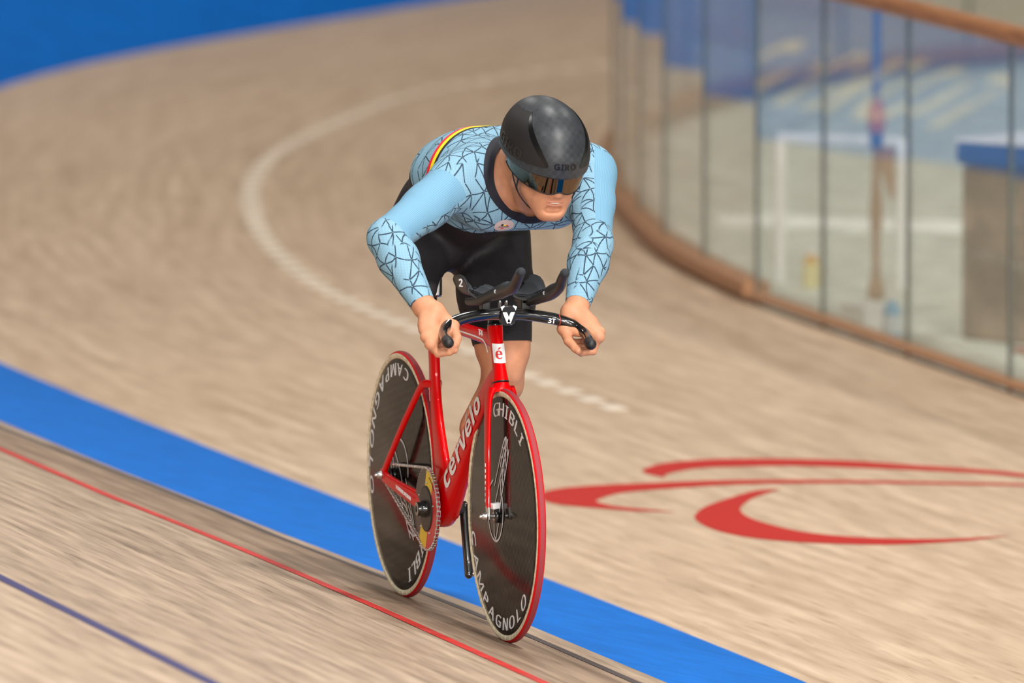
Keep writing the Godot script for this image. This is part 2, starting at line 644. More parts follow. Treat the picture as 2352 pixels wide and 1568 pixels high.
func build_floor() -> void:
	prepare_edge()
	var fl := Node3D.new()
	fl.name = "floor"
	add_child(fl)
	fl.set_meta("kind", "structure")
	fl.set_meta("label", "banked timber cycling track with a flat timber apron and painted lines")
	# apron between the fence line and the blue band
	var fence := spline(FENCE, 6)
	var rows := []
	var uvs := []
	var run := 0.0
	var prev := Vector2.ZERO
	var n := 150
	# outer border of the apron = the blue band's inner edge, inner border = fence line; both walked by share of length
	var outer := []
	for e in edge_line:
		outer.append(Vector2(e[0], e[1]))
	var inner := [Vector2(44.0, -3.9)]
	for f in fence:
		inner.append(Vector2(f[0], f[1]))
	inner.append(Vector2(-18.0, -17.0))
	inner.append(Vector2(-14.0, -20.0))
	for k in outer.size():
		var q := 0.0
		var best := Vector2.ZERO
		var bd := 1e9
		for s in inner.size() - 1:
			var c: Vector2 = Geometry2D.get_closest_point_to_segment(outer[k], inner[s], inner[s + 1])
			var d: float = c.distance_to(outer[k])
			if d < bd:
				bd = d
				best = c
		if k > 0:
			run += outer[k].distance_to(outer[k - 1])
		var row := []
		var uv := []
		for c in 9:
			var p: Vector2 = outer[k].lerp(best, c / 8.0)
			row.append(Vector3(p.x, APRON, p.y))
			uv.append(Vector2(run / 5.0, bd * c / 8.0 / 1.28))
		rows.append(row)
		uvs.append(uv)
	var mb := MB.new()
	mb.grid(rows, false, 1, uvs)
	if mb.n[0].y < 0:
		mb = MB.new()
		mb.grid(rows, false, -1, uvs)
	part("timber_apron", mb.mesh(), M.apron_wood, fl)
	# infield ground
	mb = MB.new()
	mb.quad([Vector3(-62, APRON - 0.015, -46), Vector3(52, APRON - 0.015, -46), Vector3(52, APRON - 0.015, -1.2), Vector3(-62, APRON - 0.015, -1.2)], Vector3.UP)
	part("infield_ground", mb.mesh(), M.concrete, fl)
	mb = MB.new()
	mb.box(Vector3(-5, -0.75, -8), Vector3(114, 0.3, 76))
	part("subfloor", mb.mesh(), M.concrete, fl)
	# blue band, boards and lines of the banked track
	var wb := table([[44.0, 0.72], [1.5, 0.72], [-0.36, 0.77], [-1.4, 0.89], [-2.3, 0.93], [-3.1, 0.95], [-3.84, 0.965], [-5.24, 0.95], [-9.0, 0.9], [-14.0, 0.9], [-19.0, 1.25], [-31.0, 1.25]])
	mb = MB.new()
	bank_sheet(mb, flat(0.0), wb, 0.0, 6, 0, -1, 0.35)
	part("blue_band", mb.mesh(), M.blue_paint, fl)
	mb = MB.new()
	bank_sheet(mb, wb, flat(7.6), 0.0, 12)
	for k in mb.t.size():
		mb.t[k] = Vector2(mb.t[k].x / 5.0, mb.t[k].y / 1.28)
	part("track_boards", mb.mesh(), M.track_wood, fl)
	var near := 95
	# strip between the two lines that is rubbed dark by tyres
	mb = MB.new()
	bank_sheet(mb, table([[44.0, 0.93], [0.34, 0.925], [-1.15, 0.99], [-4.8, 1.09], [-9.0, 1.09]]), table([[44.0, 1.34], [-0.34, 1.34], [-2.35, 1.39], [-9.0, 1.36]]), 0.0008, 2, 0, near)
	for k in mb.t.size():
		mb.t[k] = Vector2(mb.t[k].x / 7.0, mb.t[k].y / 1.28)
	part("worn_strip", mb.mesh(), M.worn_wood, fl)
	var lines := [["black_line", M.black_paint, 0.022, [[44.0, 0.9], [0.34, 0.895], [0.03, 0.9], [-1.15, 0.96], [-2.0, 1.01], [-2.7, 0.995], [-3.79, 1.02], [-4.8, 1.06], [-9.0, 1.06]]], ["red_line", M.red_paint, 0.025, [[44.0, 1.36], [1.73, 1.35], [0.31, 1.342], [-0.34, 1.358], [-1.36, 1.38], [-2.35, 1.41], [-3.64, 1.38], [-9.0, 1.38]]], ["navy_line", M.navy_paint, 0.027, [[44.0, 2.8], [3.9, 2.8], [1.86, 2.79], [-9.0, 2.76]]]]
	for l in lines:
		var t := table(l[3])
		var hw: float = l[2]
		mb = MB.new()
		bank_sheet(mb, func(x: float) -> float: return t.call(x) - hw, func(x: float) -> float: return t.call(x) + hw, 0.0015, 1, 0, near, 0.5)
		part(l[0], mb.mesh(), l[1], fl)
	# outer retaining board at the top of the banking
	mb = MB.new()
	rows = []
	for k in edge_line.size():
		var ea: Array = edge_line[maxi(k - 1, 0)]
		var eb: Array = edge_line[mini(k + 1, edge_line.size() - 1)]
		var e: Array = edge_line[k]
		var out := Vector3(eb[0] - ea[0], 0, eb[1] - ea[1]).normalized().cross(Vector3.UP) * -1.0
		if out.z < 0 and k < 120 or out.x > 0.2 and k >= 100:
			out = -out
		var foot := Vector3(e[0], APRON + e[2] * 7.6, e[1]) + out * 7.6
		rows.append([foot - Vector3(0, 0.1, 0), foot + Vector3(0, 0.9, 0), foot + out * 0.06 + Vector3(0, 0.9, 0), foot + out * 0.06 - Vector3(0, 0.1, 0)])
	mb.grid(rows, true)
	part("outer_board", mb.mesh(), M.hall_wall, fl)
	# white broken line
	var path := spline(DASHES, 12)
	var pos := 0.0
	var next := 0.0
	var dash := MB.new()
	dash.rbox(Vector3.ZERO, Vector3(0.13, 0.003, 0.075), 0.0012)
	var dm := dash.mesh()
	for k in path.size() - 1:
		var a := Vector2(path[k][0], path[k][1])
		var b := Vector2(path[k + 1][0], path[k + 1][1])
		var L := a.distance_to(b)
		while next <= pos + L:
			var p := a.lerp(b, (next - pos) / L)
			var o := part("white_dash", dm, M.white_paint, fl)
			o.position = Vector3(p.x, APRON + 0.001, p.y)
			o.rotation.y = -(b - a).angle()
			next += 0.262
		pos += L
	for l in [CREST, CREST_WIDE, CREST_FAR]:
		part("red_crescent", emblem(l, APRON + 0.0015), M.emblem_red, fl)
	mb = MB.new()
	mb.box(Vector3(-5.2, APRON - 0.008, -5.6), Vector3(6.4, 0.016, 2.3))
	part("red_carpet", mb.mesh(), M.carpet_red, fl)

# ---------------------------------------------------------------- glass fence
func build_fence() -> void:
	var o := thing("glass_fence", "curved frameless glass fence with round wooden handrail along the apron", "fence", Vector3(-9.24, APRON, -4.04))
	var off := o.position
	var pts := []
	for f in FENCE:
		pts.append(Vector3(f[0], APRON, f[1]))
	# split the first long runs into panels of about one metre
	var posts := []
	for k in pts.size() - 1:
		var a: Vector3 = pts[k]
		var b: Vector3 = pts[k + 1]
		var m := maxi(1, roundi(a.distance_to(b) / 1.05))
		for s in m:
			posts.append(a.lerp(b, float(s) / m))
	posts.append(pts[pts.size() - 1])
	for k in posts.size() - 1:
		var a: Vector3 = posts[k]
		var b: Vector3 = posts[k + 1]
		var d := (b - a).normalized()
		var bs := Basis(d, Vector3.UP, d.cross(Vector3.UP))
		var c := (a + b) * 0.5 - off
		var low := 0.03
		var mb := MB.new()
		mb.box(c + Vector3(0, 0.6 + low * 0.5, 0), Vector3(a.distance_to(b) - 0.012, 1.2 - low, 0.012), bs)
		part("pane", mb.mesh(), M.fence_glass, o)
		mb = MB.new()
		mb.box(a - off + Vector3(0, 0.6, 0), Vector3(0.009, 1.2, 0.016), bs)
		part("joint", mb.mesh(), M.gasket, o)
	var keys := []
	for p in posts:
		keys.append([p.x - off.x, 1.205, p.z - off.z, 0.034, 0.034])
	var rail := MB.new()
	tube(rail, keys, 3, 14, Vector3.UP)
	for k in rail.t.size():
		rail.t[k] = Vector2(rail.t[k].y * 12.0, rail.t[k].x * 0.3)
	part("handrail", rail.mesh(), M.rail_wood, o)
	# timber kerb at the foot, high round the bend and low along the near side
	keys = []
	var low_keys := []
	for p in posts:
		if p.x < -9.3:
			keys.append([p.x - off.x, 0.05, p.z - off.z, 0.034, 0.05])
		if p.x > -10.2:
			low_keys.append([p.x - off.x, 0.03, p.z - off.z, 0.014, 0.036])
	var kerb := MB.new()
	tube(kerb, keys, 3, 16, Vector3.UP, 5.0)
	part("kerb", kerb.mesh(), M.kerb_wood, o)
	kerb = MB.new()
	tube(kerb, low_keys, 2, 12, Vector3.UP, 5.0)
	part("base_channel", kerb.mesh(), M.kerb_wood, o)

# painted words on the blue band of the bend, seen only in the glass
func band_words(fl: Node) -> void:
	var start := 0
	for k in edge_line.size():
		if edge_line[k][0] < -15.6:
			start = k
			break
	var src := MB.new()
	src.add_mesh(letters("TOKYO 2020", 0.42, 0.002))
	var mb := MB.new()
	var lo := 1e9
	for p in src.v:
		lo = minf(lo, p.x)
	for k in src.v.size():
		var q := src.v[k]
		var d := q.x - lo
		var at := start
		var run := 0.0
		while at < edge_line.size() - 2:
			var st := Vector2(edge_line[at + 1][0] - edge_line[at][0], edge_line[at + 1][1] - edge_line[at][1]).length()
			if run + st >= d:
				break
			run += st
			at += 1
		var a := Vector2(edge_line[at][0], edge_line[at][1])
		var b := Vector2(edge_line[at + 1][0], edge_line[at + 1][1])
		var dir := (b - a).normalized()
		var out := Vector2(dir.y, -dir.x)
		if out.y < 0:
			out = -out
		var p2 := a + dir * (d - run) + out * (0.42 + q.y)
		src.v[k] = Vector3(p2.x, APRON + edge_line[at][2] * (0.42 + q.y) + 0.003 + q.z, p2.y)
		src.n[k] = Vector3(-out.x * edge_line[at][2], 1.0, -out.y * edge_line[at][2]).normalized()
	mb.add(src)
	part("painted_words", mb.mesh(), M.white_paint, fl)

func turned(mb: MB, profile: Array, seg := 28, flat_z := 1.0) -> void:
	# [radius, height] profile turned about the upright axis
	var rows := []
	for p in profile:
		var row := []
		for s in seg:
			var an := TAU * s / seg
			row.append(Vector3(cos(an) * p[0], p[1], sin(an) * p[0] * flat_z))
		rows.append(row)
	mb.grid(rows, true)
	mb.cap(rows[0], Vector3.DOWN)
	mb.cap(rows[rows.size() - 1], Vector3.UP)

func build_infield() -> void:
	mat("bottle_blue", c8(60, 176, 224), 0.3)
	mat("plastic_white", c8(236, 240, 240), 0.4)
	mat("label_pale", c8(206, 226, 236), 0.5)
	mat("bottle_yellow", c8(226, 216, 150), 0.3)
	mat("amber", c8(206, 156, 30), 0.3)
	mat("paper_white", c8(240, 242, 240), 0.7)
	mat("pole_brown", c8(140, 104, 74), 0.6)
	mat("pole_blue", c8(24, 84, 150), 0.5)
	mat("grip_pink", c8(176, 104, 110), 0.7)
	mat("frame_white", c8(252, 254, 252), 0.4)
	var m := mat("crate_grey", Color.WHITE, 0.8)
	m.albedo_texture = speckle("crate", c8(78, 68, 58), 1.4, 51, 256, 0.012)
	m.uv1_triplanar = true
	m.uv1_scale = Vector3(1.2, 1.2, 1.2)
	mat("lid_blue", c8(20, 78, 142), 0.5)
	mat("cloth_brown", c8(164, 124, 92), 0.8)
	# hand sanitiser with a pump
	var o := thing("pump_bottle", "blue pump bottle with white head standing behind the glass fence", "bottle", Vector3(-8.86, APRON - 0.015, -4.17), 0.3)
	var mb := MB.new()
	turned(mb, [[0.02, 0.0], [0.037, 0.002], [0.041, 0.012], [0.041, 0.1], [0.036, 0.118], [0.022, 0.132], [0.015, 0.138], [0.015, 0.145]], 28, 0.7)
	part("bottle_body", mb.mesh(), M.bottle_blue, o)
	mb = MB.new()
	turned(mb, [[0.0414, 0.03], [0.0416, 0.031], [0.0416, 0.09], [0.0414, 0.091]], 28, 0.71)
	part("bottle_label", mb.mesh(), M.label_pale, o)
	mb = MB.new()
	turned(mb, [[0.017, 0.143], [0.017, 0.162], [0.012, 0.164], [0.006, 0.165], [0.006, 0.19], [0.013, 0.192], [0.013, 0.204], [0.008, 0.208]])
	rod(mb, [Vector3(0, 0.2, 0), Vector3(-0.025, 0.2, 0), Vector3(-0.042, 0.194, 0)], 0.006, 4, 10)
	part("pump", mb.mesh(), M.plastic_white, o)
	# pale yellow bottle further along
	o = thing("drink_bottle", "small pale yellow bottle with amber neck behind the glass fence", "bottle", Vector3(-10.71, APRON - 0.015, -4.47))
	mb = MB.new()
	turned(mb, [[0.028, 0.0], [0.033, 0.004], [0.034, 0.02], [0.034, 0.075], [0.031, 0.09]])
	part("bottle_body", mb.mesh(), M.bottle_yellow, o)
	mb = MB.new()
	turned(mb, [[0.0305, 0.09], [0.026, 0.108], [0.019, 0.12], [0.016, 0.125]])
	part("neck", mb.mesh(), M.amber, o)
	mb = MB.new()
	turned(mb, [[0.0165, 0.125], [0.017, 0.127], [0.017, 0.144], [0.015, 0.147]])
	part("cap", mb.mesh(), M.plastic_white, o)
	# tissue box
	o = thing("tissue_box", "low white paper box on the ground beside the blue pump bottle", "box", Vector3(-9.3, APRON - 0.015, -4.22), 0.1)
	mb = MB.new()
	mb.rbox(Vector3(0, 0.042, 0), Vector3(0.2, 0.084, 0.11), 0.004)
	part("carton", mb.mesh(), M.paper_white, o)
	mb = MB.new()
	turned(mb, [[0.03, 0.083], [0.034, 0.09], [0.02, 0.098], [0.024, 0.104], [0.008, 0.108]], 14, 0.5)
	part("tissue", mb.mesh(), M.paper_white, o)
	# upright pole
	o = thing("upright_pole", "slim brown pole with pink grip and blue top behind the glass fence", "pole", Vector3(-10.22, APRON - 0.015, -4.56))
	mb = MB.new()
	turned(mb, [[0.024, 0.0], [0.03, 0.01], [0.03, 0.05], [0.022, 0.07], [0.015, 0.1], [0.014, 0.2], [0.022, 0.28], [0.024, 0.34], [0.016, 0.42], [0.014, 0.5], [0.013, 0.6]], 18)
	part("lower_shaft", mb.mesh(), M.pole_brown, o)
	mb = MB.new()
	turned(mb, [[0.02, 0.6], [0.028, 0.62], [0.034, 0.66], [0.03, 0.7], [0.018, 0.73]], 18)
	part("grip", mb.mesh(), M.grip_pink, o)
	mb = MB.new()
	turned(mb, [[0.024, 0.56], [0.026, 0.6], [0.024, 0.62], [0.016, 0.72], [0.016, 0.86], [0.014, 1.0], [0.013, 1.2]], 18)
	part("upper_shaft", mb.mesh(), M.pole_blue, o)
	# white tube stand with a brown cloth hanging from it
	var fa := Vector3(-10.93, APRON - 0.015, -4.42)
	var fb := Vector3(-10.62, APRON - 0.015, -4.79)
	o = thing("tube_stand", "square white tube stand on the ground behind the glass fence", "stand", fa)
	var across := fb - fa
	for st in [[Vector3(0, 0.0, 0), Vector3(0, 0.55, 0), "leg"], [across, across + Vector3(0, 0.55, 0), "leg"], [Vector3(0, 0.54, 0), across + Vector3(0, 0.54, 0), "top_bar"]]:
		mb = MB.new()
		var dirv: Vector3 = (st[1] - st[0]).normalized()
		tube(mb, [[st[0].x, st[0].y, st[0].z, 0.018, 0.018], [st[1].x, st[1].y, st[1].z, 0.018, 0.018]], 2, 16, Vector3(1, 0.3, 0) if absf(dirv.y) > 0.5 else Vector3.UP, 5.0)
		part(st[2], mb.mesh(), M.frame_white, o)
	o = thing("brown_cloth", "brown triangular cloth hanging from the white tube stand", "cloth", fa + across * 0.86 + Vector3(0, 0.519, 0))
	mb = MB.new()
	var u := across.normalized()
	var nn := u.cross(Vector3.UP)
	var rows := []
	for k in 7:
		var f := k / 6.0
		var wid := 0.075 * (1.0 - f * 0.8)
		var c := Vector3(0, -0.19 * f, 0) + u * (0.03 * f)
		var row := []
		for q in [[-1, 0.006], [0, 0.012], [1, 0.006], [1, -0.006], [0, -0.012], [-1, -0.006]]:
			row.append(c + u * (wid * 0.5 * q[0]) + nn * q[1])
		rows.append(row)
	mb.grid(rows, true)
	mb.cap(rows[0], Vector3.UP)
	mb.cap(rows[6], Vector3.DOWN)
	part("fold", mb.mesh(), M.cloth_brown, o)
	# low white bar lying further in
	o = thing("floor_bar", "low white bar lying on the infield ground behind the tube stand", "bar", Vector3(-12.9, APRON - 0.015, -5.3))
	mb = MB.new()
	mb.rbox(Vector3(0.0, 0.02, 0.0), Vector3(1.0, 0.04, 0.05), 0.006, Basis(Vector3.UP, 0.95))
	part("rail", mb.mesh(), M.frame_white, o)
	# crate with a blue lid
	o = thing("storage_crate", "large grey brown crate with a dark blue lid behind the glass fence", "crate", Vector3(-8.72, APRON - 0.015, -4.72), 0.55)
	mb = MB.new()
	mb.rbox(Vector3(0, 0.31, 0), Vector3(0.5, 0.62, 0.42), 0.02)
	part("crate_body", mb.mesh(), M.crate_grey, o)
	mb = MB.new()
	mb.rbox(Vector3(0, 0.66, 0), Vector3(0.53, 0.08, 0.45), 0.02)
	var lid := part("lid", mb.mesh(), M.lid_blue, o)
	mb = MB.new()
	mb.rbox(Vector3(0, 0.706, 0), Vector3(0.53, 0.014, 0.45), 0.004)
	part("lid_edge", mb.mesh(), M.frame_white, lid)
	band_words(get_node("floor"))

# ---------------------------------------------------------------- bicycle
func carbon_texture(a: Color, b: Color, cells: int, s: int) -> ImageTexture:
	var size := 512
	var im := Image.create(size, size, false, Image.FORMAT_RGB8)
	var rng := RandomNumberGenerator.new()
	rng.seed = s
	var st := size / cells
	for y in cells:
		for x in cells:
			var f := clampf((0.25 if (x + y) % 2 else 0.75) + rng.randf_range(-0.22, 0.22), 0.0, 1.0)
			im.fill_rect(Rect2i(x * st, y * st, st, st), a.lerp(b, f))
	return ImageTexture.create_from_image(im)

func bike_materials() -> void:
	var m := mat("red_lacquer", c8(208, 0, 5), 0.3, 0.0, 0.22)
	m.clearcoat_enabled = true
	m.clearcoat = 0.28
	m.clearcoat_roughness = 0.03
	m = mat("disc_carbon", Color.WHITE, 0.1, 0.0, 0.21)
	m.albedo_texture = carbon_texture(c8(16, 13, 12), c8(54, 47, 43), 16, 3)
	m = mat("tyre_red", c8(204, 16, 24), 0.6, 0.0, 0.3)
	mat("tyre_tread", c8(150, 62, 68), 0.7, 0.0, 0.3)
	m = mat("tyre_cream", Color.WHITE, 0.7)
	m.albedo_texture = speckle("cream", c8(226, 214, 186), 0.25, 31)
	m.uv1_triplanar = true
	m.uv1_scale = Vector3(4, 4, 4)
	mat("decal_white", c8(238, 238, 240), 0.4)
	mat("decal_silver", c8(206, 212, 220), 0.35)
	m = mat("gloss_black", c8(16, 16, 18), 0.15, 0.0, 0.5)
	m.clearcoat_enabled = true
	m.clearcoat = 1.0
	m.clearcoat_roughness = 0.04
	mat("satin_black", c8(30, 28, 28), 0.42)
	mat("pad_black", c8(40, 44, 50), 0.85)
	mat("grip_rubber", c8(26, 26, 28), 0.5)
	mat("steel", c8(205, 205, 205), 0.28, 1.0)
	mat("alloy", c8(196, 194, 190), 0.35, 0.9)
	mat("ring_grey", c8(62, 56, 58), 0.35, 0.3)
	mat("ring_yellow", c8(232, 196, 10), 0.4)
	mat("ring_red", c8(206, 40, 40), 0.35)
	mat("mark_red", c8(224, 40, 24), 0.5)

const AXLE_R := Vector3(-0.4935, 0.3345, 0.0)
const AXLE_F := Vector3(0.4935, 0.3345, 0.0)
const BRACKET := Vector3(-0.115, 0.285, 0.0)

func disc_half(r: float) -> float:
	return lerpf(0.021, 0.0095, clampf((r - 0.03) / 0.285, 0.0, 1.0))

func arc_text(mb: MB, text: String, size: float, r: float, a0: float, a1: float, inward: bool) -> void:
	# letters set one by one round the face; a0 and a1 are in degrees, counter-clockwise from straight ahead
	for k in text.length():
		var an := deg_to_rad(lerpf(a0, a1, (k + 0.5) / text.length()))
		var tm := letters(text[k], size, 0.0012, "Droid Sans", false)
		var up := Vector3(cos(an), sin(an), 0) * (-1.0 if inward else 1.0)
		var right := up.cross(Vector3(0, 0, 1))
		var lean := right * 1.7
		var tr := Transform3D(Basis(lean, up + right * 0.22, Vector3(0, 0, 1)), Vector3(cos(an) * r, sin(an) * r, disc_half(r) + 0.0009))
		mb.add_mesh(tm, tr)

func stroke(mb: MB, pts: Array, w: float, closed := false) -> void:
	var keys := []
	for p in pts:
		keys.append([p[0], p[1]])
	if closed:
		keys.append(keys[0])
	var line := spline(keys, 6)
	var rows := []
	for k in line.size():
		var a := Vector2(line[maxi(k - 1, 0)][0], line[maxi(k - 1, 0)][1])
		var b := Vector2(line[mini(k + 1, line.size() - 1)][0], line[mini(k + 1, line.size() - 1)][1])
		var d := (b - a).normalized()
		var s := Vector2(-d.y, d.x) * w * 0.5
		var p := Vector2(line[k][0], line[k][1])
		rows.append([Vector3(p.x - s.x, p.y - s.y, disc_half((p - s).length()) + 0.0012), Vector3(p.x + s.x, p.y + s.y, disc_half((p + s).length()) + 0.0012)])
	var t := MB.new()
	t.grid(rows, false, 1)
	if t.n[0].z < 0:
		t = MB.new()
		t.grid(rows, false, -1)
	mb.add(t)

func make_wheel(called: String, bike: Node3D, at: Vector3, turn: float) -> Node3D:
	var w := Node3D.new()
	w.name = called
	bike.add_child(w)
	w.position = at
	# tyre: torus of 323 mm ring radius, split into tread, red shoulders and cream walls
	var ring := 0.3225
	var tr := 0.0122
	var arc := func(a0: float, a1: float, n: int, extra: float) -> Array:
		var out := []
		for k in n + 1:
			var an := deg_to_rad(lerpf(a0, a1, float(k) / n))
			out.append([ring + cos(an) * (tr + extra), sin(an) * (tr + extra)])
		return out
	var mb := MB.new()
	lathe(mb, arc.call(-72.0, 72.0, 14, 0.0), 120)
	part("tyre", mb.mesh(), M.tyre_red, w)
	mb = MB.new()
	lathe(mb, arc.call(-30.0, 30.0, 8, 0.0004), 120)
	part("tread", mb.mesh(), M.tyre_tread, w, "worn mauve centre strip of the tread")
	mb = MB.new()
	lathe(mb, arc.call(62.0, 175.0, 12, 0.0002), 120)
	lathe(mb, arc.call(185.0, 298.0, 12, 0.0002), 120)
	part("sidewall", mb.mesh(), M.tyre_cream, w)
	var disc := MB.new()
	for sd in [1.0, -1.0]:
		var pr := []
		for k in 15:
			var r := lerpf(0.0, 0.3145, k / 14.0)
			pr.append([maxf(r, 0.0005), disc_half(r) * sd])
		pr.append([0.316, 0.004 * sd])
		var rows := []
		for p in pr:
			var row := []
			for s in 120:
				var an := TAU * s / 120
				row.append(Vector3(cos(an) * p[0], sin(an) * p[0], p[1]))
			rows.append(row)
		var t := MB.new()
		t.grid(rows, true, 1)
		if t.n[400].z * sd < 0:
			t = MB.new()
			t.grid(rows, true, -1)
		disc.add(t)
	for k in disc.v.size():
		disc.t[k] = Vector2(disc.v[k].x, disc.v[k].y) * 4.4
	var d := part("disc", disc.mesh(), M.disc_carbon, w, "glossy chequered carbon disc")
	# printed lettering and winged emblem of the face, turned with the wheel
	var print := MB.new()
	arc_text(print, "CAMPAGNOLO", 0.034, 0.285, 192.0, 320.0, true)
	arc_text(print, "GHIBLI", 0.037, 0.28, 107.0, 47.0, false)
	d.rotation.z = turn
	part("lettering", print.mesh(), M.decal_white, d, "white lettering curved round the disc")
	var emb := MB.new()
	var ringp := []
	for k in 14:
		var an := TAU * k / 14.0 + 1.9
		ringp.append([-0.035 + 0.075 * cos(an), 0.012 + 0.082 * sin(an)])
	stroke(emb, ringp.slice(0, 12), 0.006)
	stroke(emb, [[-0.045, 0.075], [-0.02, 0.12], [0.02, 0.19], [0.04, 0.212], [0.05, 0.2], [0.03, 0.15], [-0.01, 0.07], [-0.035, 0.02], [-0.045, -0.05], [-0.03, -0.065]], 0.006)
	stroke(emb, [[-0.03, -0.065], [0.0, -0.02], [0.012, 0.02], [0.03, 0.07], [0.055, 0.13], [0.075, 0.185]], 0.006)
	for k in 5:
		var f := k / 4.0
		stroke(emb, [[0.02 + 0.045 * f, 0.055 + 0.11 * f], [0.012 + 0.045 * f, 0.085 + 0.11 * f], [0.016 + 0.046 * f, 0.1 + 0.11 * f]], 0.007)
	for k in 3:
		var f := k / 2.0
		stroke(emb, [[0.005 + 0.03 * f, 0.13 + 0.05 * f], [0.012 + 0.03 * f, 0.16 + 0.05 * f]], 0.007)
	part("emblem", emb.mesh(), M.decal_silver, d, "white winged line emblem round the hub")
	# hub with axle nuts
	mb = MB.new()
	lathe(mb, [[0.0005, 0.036], [0.012, 0.036], [0.019, 0.034], [0.019, 0.024], [0.014, 0.022], [0.014, -0.022], [0.019, -0.024], [0.019, -0.034], [0.012, -0.036], [0.0005, -0.036]], 28)
	part("hub", mb.mesh(), M.gloss_black, w)
	for sd in [1.0, -1.0]:
		mb = MB.new()
		var base := 0.054 if called == "front_wheel" else 0.062
		lathe(mb, [[0.006, 0.03], [0.006, base], [0.0115, base], [0.0115, base + 0.004], [0.009, base + 0.005], [0.009, base + 0.012], [0.005, base + 0.013], [0.005, base + 0.019], [0.0035, base + 0.021], [0.0005, base + 0.021]], 20, Transform3D(Basis.from_scale(Vector3(1, 1, sd)), Vector3.ZERO))
		part("axle_nut", mb.mesh(), M.steel, w)
	return w

func on_side(text: String, size: float, at: Vector3, angle: float, parent: Node, m: Material, called := "lettering", bold := true, stretch := 1.0, face := "Droid Sans") -> MeshInstance3D:
	var mb := MB.new()
	mb.add_mesh(letters(text, size, 0.0014, face, bold), Transform3D(Basis(Vector3(0, 0, 1), angle) * Basis.from_scale(Vector3(stretch, 1, 1)), at))
	return part(called, mb.mesh(), m, parent)

